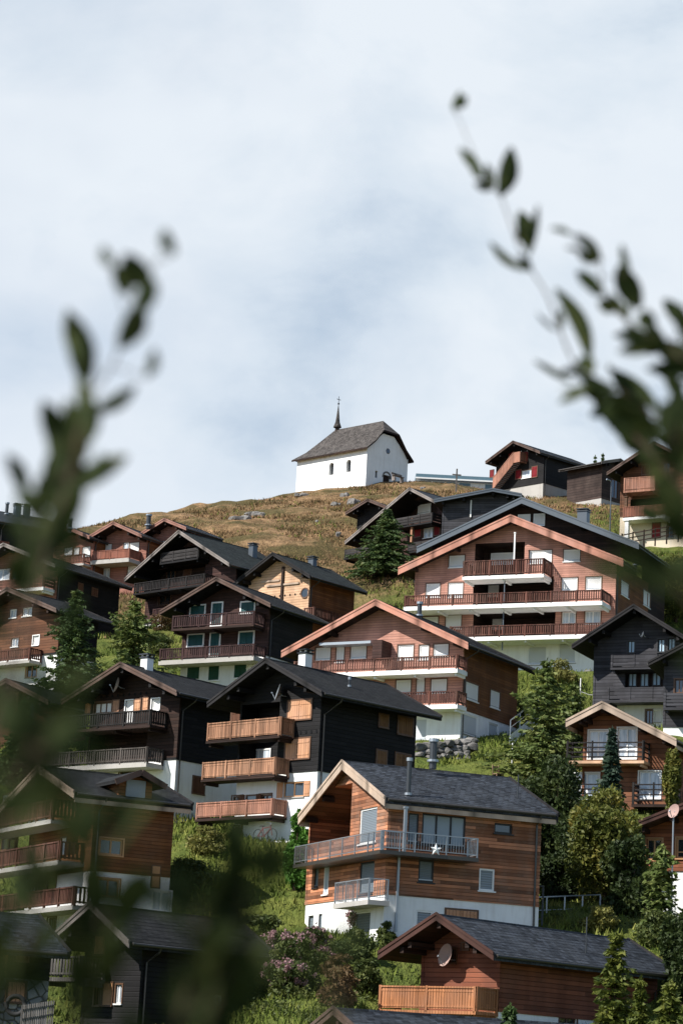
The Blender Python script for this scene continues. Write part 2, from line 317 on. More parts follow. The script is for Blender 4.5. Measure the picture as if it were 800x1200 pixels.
 {'key': 'smallback',
  'name': 'chalet',
  'label': 'small dark chalet with brown gable boards tucked behind the black dormer chalet',
  'cat': 'chalet',
  'loc': [2.437, 236.0, 52.664],
  'yaw': -0.6541,
  'w': 2.556,
  'wr': 2.556,
  'tp': 0.4225,
  'H': 3.904,
  'L': 4.0,
  'ovf': 1.0,
  'ovs': 0.7,
  'ovb': 0.5,
  'rt': 0.25,
  'barge': 0.28,
  'mats': {'wall': 'wood_black', 'base': 'wood_black', 'roof': 'metal_grey', 'barge': 'barge_brown', 'soffit': 'wood_black'},
  'det': [],
  'zb': -1},
 {'key': 'greyeave',
  'name': 'chalet',
  'label': 'dark chalet with pale weathered gable boards and layered black balconies',
  'cat': 'chalet',
  'loc': [-12.668, 197.0, 36.112],
  'yaw': -0.7646,
  'w': 5.992,
  'wr': 5.992,
  'tp': 0.5488,
  'H': 8.043,
  'L': 8.5,
  'ovf': 1.6,
  'ovs': 0.9,
  'ovb': 0.5,
  'rt': 0.25,
  'barge': 0.28,
  'mats': {'wall': 'wood_brown2', 'base': 'plaster', 'roof': 'tile_green', 'barge': 'barge_grey', 'soffit': 'wood_black', 'side': 'wood_black'},
  'det': [('LOG', -4.765, 5.637, 1.036, 7.108, 1.0), ('LOG', -5.441, 4.4, 1.553, 5.587, 1.0), ('B', 'F', -2.358, 1.95, 6.592, 0.769, 1.2, 'plank', 'wood_greydark', 'wood_black'),
          ('B', 'F', -5.02, 3.037, 4.333, 0.701, 1.4, 'slat', 'wood_black2', 'wood_black', 0.15), ('B', 'F', -2.587, 2.771, 2.014, 0.622, 1.4, 'slat', 'wood_rail2', 'concrete', 0.25),
          ('W', 'F1', -3.388, 5.22, 1.009, 0.986, 'dark'), ('W', 'F', -2.91, 3.086, 1.405, 0.907, 'dark'), ('W', 'F1', -1.496, 5.169, 0.797, 0.98, 'woodbrown'), ('CH', 2.001, 6.263, 6.945, 0.5, 1.0, 'metal')],
  'zb': 1.25},
 {'key': 'litgable',
  'name': 'chalet',
  'label': 'chalet with honey coloured gable boards lit by the sun',
  'cat': 'chalet',
  'loc': [-5.058, 192.0, 35.504],
  'yaw': -0.6851,
  'w': 3.826,
  'wr': 3.826,
  'tp': 0.5497,
  'H': 6.223,
  'L': 6.9,
  'ovf': 0.9,
  'ovs': 0.8,
  'ovb': 0.5,
  'rt': 0.25,
  'barge': 0.28,
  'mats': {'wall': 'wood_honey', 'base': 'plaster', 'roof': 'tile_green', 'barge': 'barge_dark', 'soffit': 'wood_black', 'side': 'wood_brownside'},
  'det': [('DOTS', -0.347, 3.015, 2.2, 3.015, 6), ('BOX', 'gable_post', 'wood_dark', 'F', 0.288, 2.463, 0.502, 5.278, 0, 0.12), ('BOX', 'tie_beam', 'barge_pale', 'F', -1.195, 3.801, 2.063, 3.935, 0, 0.1),
          ('BOX', 'brace_beam', 'barge_pale', 'F', -1.745, 4.176, 0.071, 4.311, 0, 0.09), ('W', 'F', 2.66, 3.041, 0.591, 0.664, 'darkround'), ('B', 'R', 0.415, 4.552, 1.764, 0.258, 1.0, 'slat', 'wood_rail', 'wood_dark'),
          ('CH', 0.077, 4.671, 6.18, 0.5, 0.6, 'metal')],
  'zb': -1},
 {'key': 'row1',
  'name': 'chalet',
  'label': 'pink terraced chalet, leftmost of the joined row of three, with a shaded gable',
  'cat': 'chalet',
  'loc': [-23.787, 219.0, 43.222],
  'yaw': -0.5983,
  'w': 2.53,
  'wr': 2.53,
  'tp': 0.4041,
  'H': 5.46,
  'L': 6.5,
  'ovf': 1.0,
  'ovs': 0.3,
  'ovb': 0.5,
  'rt': 0.25,
  'barge': 0.28,
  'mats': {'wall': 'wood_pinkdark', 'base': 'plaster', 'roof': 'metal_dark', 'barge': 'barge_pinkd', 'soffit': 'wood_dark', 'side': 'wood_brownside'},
  'det': [('W', 'F', -0.592, 3.531, 0.878, 0.695, 'blind'), ('W', 'F', 0.329, 3.501, 0.583, 0.616, 'blind'), ('W', 'F', 1.446, 3.38, 0.869, 0.844, 'blind'),
          ('B', 'F', -1.11, 2.064, 2.943, 0.538, 1.0, 'slat', 'wood_rail', 'concrete', 0.2), ('CH', 1.325, -1.309, 4.925, 0.35, 0.9, 'flue')],
  'zb': -1},
 {'key': 'row2',
  'name': 'chalet',
  'label': 'pink terraced chalet with a jutting balcony in the middle of the joined row',
  'cat': 'chalet',
  'loc': [-19.781, 218.0, 43.237],
  'yaw': -0.5597,
  'w': 3.174,
  'wr': 3.174,
  'tp': 0.4333,
  'H': 5.897,
  'L': 6.5,
  'ovf': 1.2,
  'ovs': 0.3,
  'ovb': 0.5,
  'rt': 0.25,
  'barge': 0.28,
  'mats': {'wall': 'wood_pinkdark', 'base': 'plaster', 'roof': 'metal_dark', 'barge': 'barge_pinkd', 'soffit': 'wood_dark', 'side': 'wood_brownside'},
  'det': [('W', 'F', -1.357, 3.878, 0.934, 0.77, 'blind'), ('W', 'F', 0.676, 3.894, 0.555, 0.766, 'whiteglass'), ('W', 'F', 1.556, 3.797, 1.014, 0.841, 'blind'),
          ('B', 'F', -1.71, 2.333, 3.299, 0.764, 1.7, 'board', 'wood_railpink', 'concrete', 0.35), ('W', 'F', -1.256, 1.695, 0.746, 0.843, 'whiteglass'), ('W', 'F', 1.502, 1.752, 0.92, 0.837, 'blind')],
  'zb': -1},
 {'key': 'row3',
  'name': 'chalet',
  'label': 'pink terraced chalet at the uphill end of the row, half hidden by a black gable',
  'cat': 'chalet',
  'loc': [-15.42, 219.0, 43.665],
  'yaw': -0.6515,
  'w': 2.586,
  'wr': 2.586,
  'tp': 0.4033,
  'H': 6.233,
  'L': 4.95,
  'ovf': 1.0,
  'ovs': 0.3,
  'ovb': 0.5,
  'rt': 0.25,
  'barge': 0.28,
  'mats': {'wall': 'wood_pinkdark', 'base': 'plaster', 'roof': 'metal_dark', 'barge': 'barge_pinkd', 'soffit': 'wood_dark', 'side': 'wood_brownside'},
  'det': [('W', 'F', -1.119, 4.159, 0.897, 0.62, 'blind'), ('B', 'F', -2.322, 0.932, 3.423, 0.695, 1.0, 'board', 'wood_railpink', 'concrete', 0.3), ('CH', -1.431, -0.455, 5.655, 0.4, 1.0, 'flue')],
  'zb': -1},
 {'key': 'farleft',
  'name': 'chalet',
  'label': 'slate roofed chalet with three chimney pipes at the left edge',
  'cat': 'chalet',
  'loc': [-33.306, 226.0, 44.92],
  'yaw': -1.0446,
  'w': 5.0,
  'wr': 5.0,
  'tp': 0.404,
  'H': 6.692,
  'L': 7.139,
  'ovf': 1.0,
  'ovs': 0.7,
  'ovb': 0.5,
  'rt': 0.25,
  'barge': 0.28,
  'mats': {'wall': 'wood_black', 'base': 'plaster', 'roof': 'metal_dark', 'barge': 'barge_dark', 'soffit': 'wood_black'},
  'det': [('B', 'R', -0.886, 1.598, 2.823, 0.608, 1.0, 'board', 'wood_railpink', 'wood_dark'), ('CH', 1.034, 2.934, 6.275, 0.3, 1.1, 'flue'), ('CH', 1.022, 3.947, 6.28, 0.55, 1.1, 'metal'),
          ('CH', 1.088, 4.849, 6.253, 0.5, 1.2, 'metal')],
  'zb': -1},
 {'key': 'leftdark',
  'name': 'chalet',
  'label': 'dark chalet with a long black side wall and a red balcony behind the leaves',
  'cat': 'chalet',
  'loc': [-25.781, 193.0, 34.41],
  'yaw': -0.6013,
  'w': 5.354,
  'wr': 5.354,
  'tp': 0.3856,
  'H': 7.156,
  'L': 9.291,
  'ovf': 1.2,
  'ovs': 0.8,
  'ovb': 0.5,
  'rt': 0.25,
  'barge': 0.28,
  'mats': {'wall': 'wood_pinkdark', 'base': 'plaster', 'roof': 'tile_dark', 'barge': 'barge_grey', 'soffit': 'wood_black', 'side': 'wood_black'},
  'det': [('B', 'F', -3.544, 4.416, 4.256, 0.408, 1.3, 'plank', 'wood_rail', 'plaster', 0.25), ('W', 'F', -0.953, 5.01, 1.493, 0.883, 'whiteglass'), ('W', 'F', 2.218, 4.856, 1.035, 1.009, 'woodbrown'),
          ('W', 'F', 0.491, 4.91, 1.045, 0.879, 'dark'), ('W', 'R', 4.035, 4.209, 0.504, 0.525, 'wooddark'), ('W', 'R', 5.757, 4.135, 0.614, 0.528, 'wooddark')],
  'zb': -1},
 {'key': 'leftwhite',
  'name': 'chalet',
  'label': 'brown chalet on a bright white base left of the tall spruce',
  'cat': 'chalet',
  'loc': [-22.233, 170.0, 26.933],
  'yaw': -0.713,
  'w': 5.019,
  'wr': 5.019,
  'tp': 0.3743,
  'H': 6.84,
  'L': 5.245,
  'ovf': 1.2,
  'ovs': 0.9,
  'ovb': 0.5,
  'rt': 0.25,
  'barge': 0.28,
  'mats': {'wall': 'wood_brown', 'base': 'plaster', 'roof': 'tile_dark', 'barge': 'barge_brown', 'soffit': 'wood_dark', 'side': 'wood_black'},
  'det': [('W', 'F', -0.534, 5.334, 0.687, 0.595, 'whiteglass'), ('W', 'F', 0.86, 5.338, 0.934, 0.592, 'whiteglass'), ('W', 'F', 1.93, 3.299, 0.588, 0.645, 'curtain'), ('W', 'F', -0.129, 3.305, 0.683, 0.591, 'whiteglass'),
          ('W', 'F', 1.702, 1.257, 1.008, 0.933, 'woodglass'), ('B', 'F', -3.805, 2.654, 2.57, 0.238, 1.1, 'slat', 'wood_rail', 'concrete', 0.2)],
  'zb': 2.231},
 {'key': 'shed',
  'name': 'timber_shed',
  'label': 'small dark shed roof with posts below the white based chalet',
  'cat': 'shed',
  'loc': [-19.23, 150.0, 20.907],
  'yaw': -0.5655,
  'w': 3.29,
  'wr': 3.29,
  'tp': 0.43,
  'H': 3.608,
  'L': 5.0,
  'ovf': 1.2,
  'ovs': 0.6,
  'ovb': 0.5,
  'rt': 0.25,
  'barge': 0.28,
  'mats': {'wall': 'wood_brown', 'base': 'wood_brown', 'roof': 'tile_dark', 'barge': 'barge_brown', 'soffit': 'wood_dark'},
  'det': [('POST', 0.085, 1.1, 1.022, 2.97, 0.09, 'wood_orange2'), ('W', 'F', 0.766, 1.78, 1.032, 1.125, 'dark')],
  'zb': -1},
 {'key': 'rightblack',
  'name': 'chalet',
  'label': 'black plank chalet with scalloped eaves and pale blue curtains',
  'cat': 'chalet',
  'loc': [18.859, 160.0, 24.757],
  'yaw': -0.4266,
  'w': 4.023,
  'wr': 4.023,
  'tp': 0.6228,
  'H': 8.145,
  'L': 9.0,
  'ovf': 1.5,
  'ovs': 1.0,
  'ovb': 0.5,
  'rt': 0.25,
  'barge': 0.28,
  'mats': {'wall': 'wood_greyblack', 'base': 'plaster', 'roof': 'tile_dark', 'barge': 'barge_dark', 'soffit': 'wood_black'},
  'det': [('W', 'F', -0.577, 5.725, 0.456, 0.777, 'bluecurtain'), ('W', 'F', 1.406, 5.763, 0.452, 0.828, 'bluecurtain'), ('W', 'F', 2.08, 5.83, 0.45, 0.772, 'bluecurtain'), ('LOG', -0.917, 3.113, 1.572, 4.049, 0.5),
          ('W', 'F.5', -0.564, 3.652, 0.57, 0.885, 'bluecurtain'), ('W', 'F.5', 0.232, 3.638, 0.567, 0.883, 'bluecurtain'), ('W', 'F.5', 1.023, 3.679, 0.565, 0.882, 'bluecurtain'),
          ('B', 'F', -1.579, 1.47, 5.057, 0.497, 0.9, 'plank', 'wood_greyblack', 'wood_greyblack'), ('B', 'F', -1.645, 2.726, 2.912, 0.767, 1.2, 'plank', 'wood_greyblack', 'wood_greyblack'),
          ('W', 'F', 0.731, 1.191, 0.45, 0.874, 'darkwood'), ('W', 'F', 1.264, 1.239, 0.393, 0.764, 'curtain'), ('CH', 2.0, 6.0, 6.9, 0.5, 1.0, 'white'), ('DISH', 0.242, 6.446, 0.25)],
  'zb': 1.967},
 {'key': 'rightgrey',
  'name': 'chalet',
  'label': 'grey plank chalet cut by the right edge beside the black one',
  'cat': 'chalet',
  'loc': [22.495, 150.0, 23.502],
  'yaw': -0.3171,
  'w': 3.904,
  'wr': 3.904,
  'tp': 0.5291,
  'H': 6.309,
  'L': 8.0,
  'ovf': 1.0,
  'ovs': 0.8,
  'ovb': 0.5,
  'rt': 0.25,
  'barge': 0.28,
  'mats': {'wall': 'wood_greyblack', 'base': 'plaster', 'roof': 'tile_dark', 'barge': 'barge_dark', 'soffit': 'wood_black'},
  'det': [('B', 'F', -2.865, 1.304, 2.386, 0.82, 1.1, 'plank', 'wood_greyblack', 'wood_greyblack'), ('W', 'F', -2.206, 2.975, 0.515, 0.827, 'dark')],
  'zb': 0.5},
 {'key': 'rightpale',
  'name': 'chalet',
  'label': 'brown log chalet with pale gable boards and tall white framed glass doors',
  'cat': 'chalet',
  'loc': [14.581, 137.0, 17.259],
  'yaw': -0.415,
  'w': 1.99,
  'wr': 4.178,
  'tp': 0.4959,
  'H': 5.721,
  'L': 8.0,
  'ovf': 1.3,
  'ovs': 0.6,
  'ovb': 0.5,
  'rt': 0.25,
  'barge': 0.4,
  'mats': {'wall': 'wood_brownlog', 'base': 'wood_brownlog', 'roof': 'tile_dark', 'barge': 'barge_pale', 'soffit': 'wood_dark'},
  'det': [('W', 'F', -0.589, 3.615, 1.066, 1.541, 'glassdoor'), ('W', 'F', 1.049, 3.676, 1.056, 1.674, 'glassdoor'), ('W', 'F', -1.15, 1.358, 1.356, 1.393, 'glassdoor'), ('W', 'F', 2.374, 1.407, 1.187, 1.471, 'glassdoor'),
          ('B', 'F', -1.981, 2.335, 3.661, 1.023, 1.1, 'bars', 'wood_black2', 'wood_honey', 0.15), ('B', 'F', -1.907, 0.019, 1.401, 1.015, 1.1, 'bars', 'wood_black2', 'wood_dark', 0.15),
          ('B', 'F', 1.778, 4.085, 1.403, 1.096, 1.1, 'bars', 'wood_black2', 'wood_dark', 0.15)],
  'zb': -1},
 {'key': 'rightred',
  'name': 'chalet',
  'label': 'red brown chalet with honey window frames at the right edge',
  'cat': 'chalet',
  'loc': [17.985, 120.0, 10.391],
  'yaw': -0.3871,
  'w': 3.795,
  'wr': 3.795,
  'tp': 0.3955,
  'H': 5.893,
  'L': 8.0,
  'ovf': 1.2,
  'ovs': 0.4,
  'ovb': 0.5,
  'rt': 0.25,
  'barge': 0.28,
  'mats': {'wall': 'wood_redbrown2', 'base': 'plaster', 'roof': 'tile_dark', 'barge': 'barge_red', 'soffit': 'wood_dark'},
  'det': [('W', 'F', -2.97, 3.361, 0.75, 1.012, 'woodframe'), ('W', 'F', -1.415, 3.443, 0.95, 0.967, 'woodframe'), ('POST', -2.089, 0.2, -0.019, 1.092, 0.1, 'white_paint'), ('POST', -1.723, 0.2, 0.069, 1.139, 0.08, 'white_paint'),
          ('W', 'F', -2.992, 0.921, 0.664, 0.802, 'dark')],
  'zb': 2.357},
 {'key': 'topright',
  'name': 'chalet',
  'label': 'brown chalet with two orange balconies above a cream base at the right skyline',
  'cat': 'chalet',
  'loc': [28.365, 228.0, 51.537],
  'yaw': -0.534,
  'w': 4.649,
  'wr': 4.649,
  'tp': 0.5527,
  'H': 9.979,
  'L': 9.0,
  'ovf': 1.6,
  'ovs': 0.7,
  'ovb': 0.5,
  'rt': 0.25,
  'barge': 0.28,
  'mats': {'wall': 'wood_brown', 'base': 'cream', 'roof': 'tile_dark', 'barge': 'barge_brown', 'soffit': 'wood_black'},
  'det': [('LOG', -2.934, 3.815, 0.225, 5.113, 1.0), ('B', 'F', -2.935, 0.121, 6.793, 1.137, 1.5, 'board', 'wood_orange3', 'wood_orange3', 0.2),
          ('B', 'F', -2.941, 1.202, 4.051, 0.97, 1.5, 'board', 'wood_railpink', 'plaster', 0.25), ('W', 'F', -0.265, 2.01, 0.763, 1.369, 'darkred'), ('W', 'F', 1.126, 2.08, 0.506, 1.687, 'darkwood'),
          ('POST', -2.56, 0.2, 1.014, 2.786, 0.18, 'white_paint'), ('POST', -2.773, 0.3, 3.948, 5.082, 0.12, 'wood_mid'), ('W', 'F', -1.483, 7.844, 0.686, 0.898, 'woodbrown'), ('W', 'F', 0.56, 7.888, 0.68, 0.976, 'dark')],
  'zb': 3.522},
 {'key': 'redshut',
  'name': 'chalet',
  'label': 'black skyline chalet with red shutters and an orange outside staircase',
  'cat': 'chalet',
  'loc': [17.846, 264.0, 64.309],
  'yaw': -0.8079,
  'w': 3.872,
  'wr': 3.872,
  'tp': 0.4447,
  'H': 5.935,
  'L': 9.289,
  'ovf': 1.2,
  'ovs': 0.5,
  'ovb': 0.5,
  'rt': 0.25,
  'barge': 0.28,
  'mats': {'wall': 'wood_black', 'base': 'concrete', 'roof': 'metal_dark', 'barge': 'barge_brown', 'soffit': 'wood_black'},
  'det': [('W', 'F', 0.977, 2.443, 1.339, 0.846, 'whiteglass'), ('W', 'F', -0.181, 2.556, 0.735, 0.943, 'shutred'), ('W', 'F', 2.12, 2.519, 0.726, 1.125, 'shutred'), ('W', 'F', -1.261, 4.681, 0.741, 0.949, 'shutred'),
          ('W', 'F', -4.023, 3.18, 0.5, 0.763, 'shutred'), ('W', 'F', 0.706, 4.353, 0.733, 1.038, 'shutred'), ('DISH', 0.411, 4.617, 0.5), ('STAIR', -2.846, 1.297, -0.027, 3.72, 0.946)],
  'zb': 1.155},
 {'key': 'barn',
  'name': 'log_barn',
  'label': 'weathered log barn with a ragged roof edge on the green hillside',
  'cat': 'barn',
  'loc': [28.371, 256.0, 62.092],
  'yaw': 0.733,
  'w': 2.841,
  'wr': 2.841,
  'tp': 0.3006,
  'H': 4.762,
  'L': 5.912,
  'ovf': 0.6,
  'ovs': 0.8,
  'ovb': 0.5,
  'rt': 0.25,
  'barge': 0.28,
  'mats': {'wall': 'wood_log', 'base': 'concrete', 'roof': 'shingle', 'barge': 'barge_grey', 'soffit': 'wood_black', 'side': 'wood_log'},
  'det': [('W', 'F', 0.014, 1.68, 1.05, 1.974, 'dark')],
  'zb': 0.3}]
TREES = [('broad', 12.51, 122.0, 10.96, 5.06, 3.42, 'dark leafy tree in the gap between the larch clad house and the round yellowing one'),
 ('broad', 13.59, 113.0, 9.81, 3.38, 2.41, 'dark tree squeezed between the yellowing tree and the drooping larch'), ('larch', 13.98, 147.0, 20.73, 4.87, 2.94, 'light feathery larch on the bank left of the log chalet gable'),
 ('broad', 10.8, 118.0, 10.56, 2.38, 2.75, 'low dark tree behind the thin steel railing'), ('spruce', 3.97, 212.0, 44.33, 5.94, 6.22, 'dark green spruce against the black dormer chalet'),
 ('fir', -16.79, 163.0, 25.0, 7.53, 3.8, 'tall spruce beside the bright white chalet base'), ('larch', -13.18, 166.0, 25.8, 6.93, 4.32, 'light green larch left of the green shuttered chalet'),
 ('larch', 11.97, 142.0, 18.89, 7.17, 4.17, 'tall feathery larch between the grassy bank and the log chalet'), ('spruce', 14.56, 131.5, 14.72, 6.15, 1.84, 'slim blue green spruce in front of the tall glass doors'),
 ('broad', 12.73, 116.0, 10.29, 5.58, 4.02, 'round leafy tree with yellowing crown beneath the log chalet'), ('broad', 11.47, 127.0, 12.76, 5.9, 4.4, 'dark leafy tree in shadow behind the slate roof of the larch clad house'),
 ('broad', 10.12, 127.0, 12.87, 4.01, 3.05, 'shaded dark tree at the back corner of the larch clad house'), ('larch', 14.31, 109.0, 8.66, 4.01, 1.74, 'drooping larch in front of the red brown chalet'),
 ('spruce', 10.54, 92.0, 3.39, 4.4, 1.53, 'young yellow green spruce over the end of the low slate roof'), ('spruce', 6.4, 86.0, 3.0, 1.81, 1.03, 'small dark spruce tip before the white wall of the low chalet'),
 ('spruce', 12.22, 90.0, 3.43, 2.62, 1.38, 'young spruce in the lower right corner'), ('spruce', 11.31, 91.0, 3.4, 2.79, 0.85, 'thin young spruce between the two lower right spruces'),
 ('spruce', 30.24, 300.0, 68.06, 10.36, 1.4, 'tiny lone spruce on the skyline left of its twin'), ('spruce', 31.27, 301.0, 67.82, 11.12, 1.4, 'tiny skyline spruce closest to the right hand chalet'),
 ('spruce', -17.31, 144.0, 17.65, 4.93, 2.88, 'dark spruce standing among the left shed roofs'), ('spruce', -15.0, 142.0, 16.66, 4.78, 2.84, 'shadowed spruce left of the dark twin balcony chalet'),
 ('broad', -1.24, 118.5, 10.74, 3.5, 1.34, 'small bright green tree at the white corner of the black chalet'), ('broad', 17.34, 128.0, 12.51, 6.8, 1.45, 'green tree at the right edge beside the log chalet balcony'),
 ('broad', 26.41, 196.0, 38.87, 5.24, 3.92, 'green tree on the right edge under the skyline chalet'), ('broad', 14.44, 103.0, 5.66, 3.73, 1.51, 'dark rounded tree on the right edge above the lower right corner')]
SHRUBS = [(12.09, 141.0, 18.36, 2.82, 1.88, 'green', 'green shrub under the tall feathery larch'), (-0.65, 103.25, 5.94, 2.41, 1.79, 'purple', 'dense pink mauve shrub in the middle of the garden'),
 (-1.62, 105.75, 6.33, 1.76, 1.76, 'purple', 'tall mauve flowering shrub at the left of the garden'), (0.96, 102.0, 5.97, 1.5, 1.16, 'rust', 'reddish brown shrub between the mauve bushes and the green bush'),
 (12.27, 191.75, 34.78, 1.92, 1.41, 'yellow', 'bright yellow flowering shrub below the pink apartment chalet'), (15.39, 172.25, 29.65, 2.99, 1.72, 'pale', 'pale yellow green shrub on the bank left of the black plank chalet'),
 (12.75, 163.25, 25.6, 2.5, 1.63, 'green', 'green shrub on the bank beside the white stair wall'), (-0.27, 105.75, 7.02, 2.12, 1.27, 'purple', 'pink flowering shrub under the white base of the larch clad house'),
 (-0.99, 100.25, 5.15, 2.21, 1.54, 'purple', 'broad mauve flowering shrub at the foot of the garden'), (1.46, 103.75, 6.74, 1.73, 1.52, 'green', 'leafy green shrub by the garage door of the larch clad house'),
 (2.75, 106.25, 7.68, 0.92, 1.06, 'green', 'tall green shrub in front of the white corner and the downpipe'), (0.81, 98.0, 4.85, 1.96, 1.57, 'rust', 'rust tinged shrub above the roof at the bottom edge'),
 (-2.21, 109.75, 7.55, 2.05, 1.46, 'green', 'green shrub left of the pink flowering one'), (-2.39, 104.75, 5.06, 2.1, 1.68, 'green', 'dark green shrub behind the blurred leaves at the garden foot'),
 (1.66, 109.75, 8.25, 0.88, 1.24, 'purple', 'small mauve butterfly bush before the dark garage door'), (2.04, 101.25, 5.5, 1.35, 1.49, 'green', 'green bush left of the bright orange balcony'),
 (11.83, 110.25, 9.02, 1.69, 1.1, 'pale', 'pale grassy shrub above the low slate roof'), (13.96, 108.25, 8.3, 2.02, 1.66, 'green', 'light green shrub below the drooping larch'),
 (13.45, 113.25, 9.84, 1.36, 1.13, 'rust', 'brownish shrub under the yellowing leafy tree'), (14.59, 106.25, 7.54, 1.42, 1.2, 'pale', 'yellow green shrub on the right edge near the young spruces'),
 (-12.91, 185.75, 32.49, 2.48, 1.61, 'green', 'low shrub behind the chimney of the twin balcony chalet'), (-13.23, 193.5, 35.32, 2.32, 1.68, 'rust', 'brownish shrub under the layered black balconies'),
 (-2.24, 134.25, 14.83, 1.34, 1.25, 'green', 'small shrub hugging the white wall of the black chalet'), (-5.74, 124.75, 12.68, 2.33, 1.41, 'pale', 'yellow green bush on the sunny bank under the orange balconies'),
 (-6.01, 119.75, 10.64, 2.4, 1.36, 'green', 'green bush on the bank below the orange balconies'), (25.75, 217.5, 48.2, 3.19, 1.16, 'green', 'low green shrub beneath the rail of the cream based chalet'),
 (14.85, 140.25, 17.95, 2.62, 1.87, 'pale', 'yellowish shrub at the foot of the log chalet')]
ROCKS = [(0.29, 273.25, 65.28, 1.28, 0.82, 'pale boulder on the brow right below the chapel'), (1.05, 267.0, 63.21, 1.42, 0.89, 'grey boulder below the chapel beside another pale one'),
 (-0.77, 266.5, 62.81, 1.07, 0.53, 'low dark rock on the slope under the chapel wall'), (-10.16, 249.75, 56.71, 2.83, 1.0, 'long grey rock outcrop in the dry grass above the green roofs'),
 (-8.78, 258.0, 59.26, 1.89, 0.77, 'broken grey outcrop at the top of the long one'), (-0.21, 239.5, 53.71, 0.64, 0.56, 'small white stone left of the black dormer chalet'),
 (-4.27, 278.0, 66.24, 1.67, 0.56, 'grey rocks at the chapel back corner'), (18.04, 178.5, 31.38, 0.95, 0.48, 'grey stone on the bank beneath the pink apartment chalet'),
 (16.46, 175.75, 30.74, 0.7, 0.41, 'small stone on the bank near the pale shrub'), (-2.31, 247.5, 56.63, 0.58, 0.41, 'small pale stone in the dry grass'),
 (8.97, 280.0, 68.21, 0.93, 0.56, 'pale stone on the crest near the cross')]
PT = {'chapel': [2.617, 290.0, 70.737],
 'cross': [12.595, 277.25, 67.463],
 'lamp': [25.707, 239.0, 55.076],
 'bench': [6.312, 288.0, 71.172],
 'pool_l': [9.524, 318.0, 77.424],
 'pool_r': [21.611, 318.0, 78.075],
 'wall_l': [5.388, 147.5, 20.579],
 'wall_r': [8.368, 149.0, 21.275],
 'bank_chair': [9.47, 142.25, 19.034],
 'rail_a': [9.022, 112.5, 9.271],
 'rail_b': [12.352, 114.5, 9.72],
 'gate': [8.898, 111.0, 9.279],
 'fence_a': [25.194, 224.0, 50.688],
 'fence_b': [29.891, 214.0, 49.861],
 'picket_a': [-10.091, 90.0, 3.569],
 'picket_b': [-9.22, 92.0, 3.844],
 'bike': [-2.97, 128.5, 13.716],
 'tyre': [-10.544, 92.0, 3.835],
 'stairwall_a': [10.815, 153.0, 22.742],
 'stairwall_b': [14.018, 165.5, 26.543],
 'pole_green': [10.337, 144.0, 19.817],
 'star': [4.564, 108.0, 12.096],
 'dish': [15.969, 118.0, 15.163],
 'pole_bank': [16.395, 167.75, 27.395]}
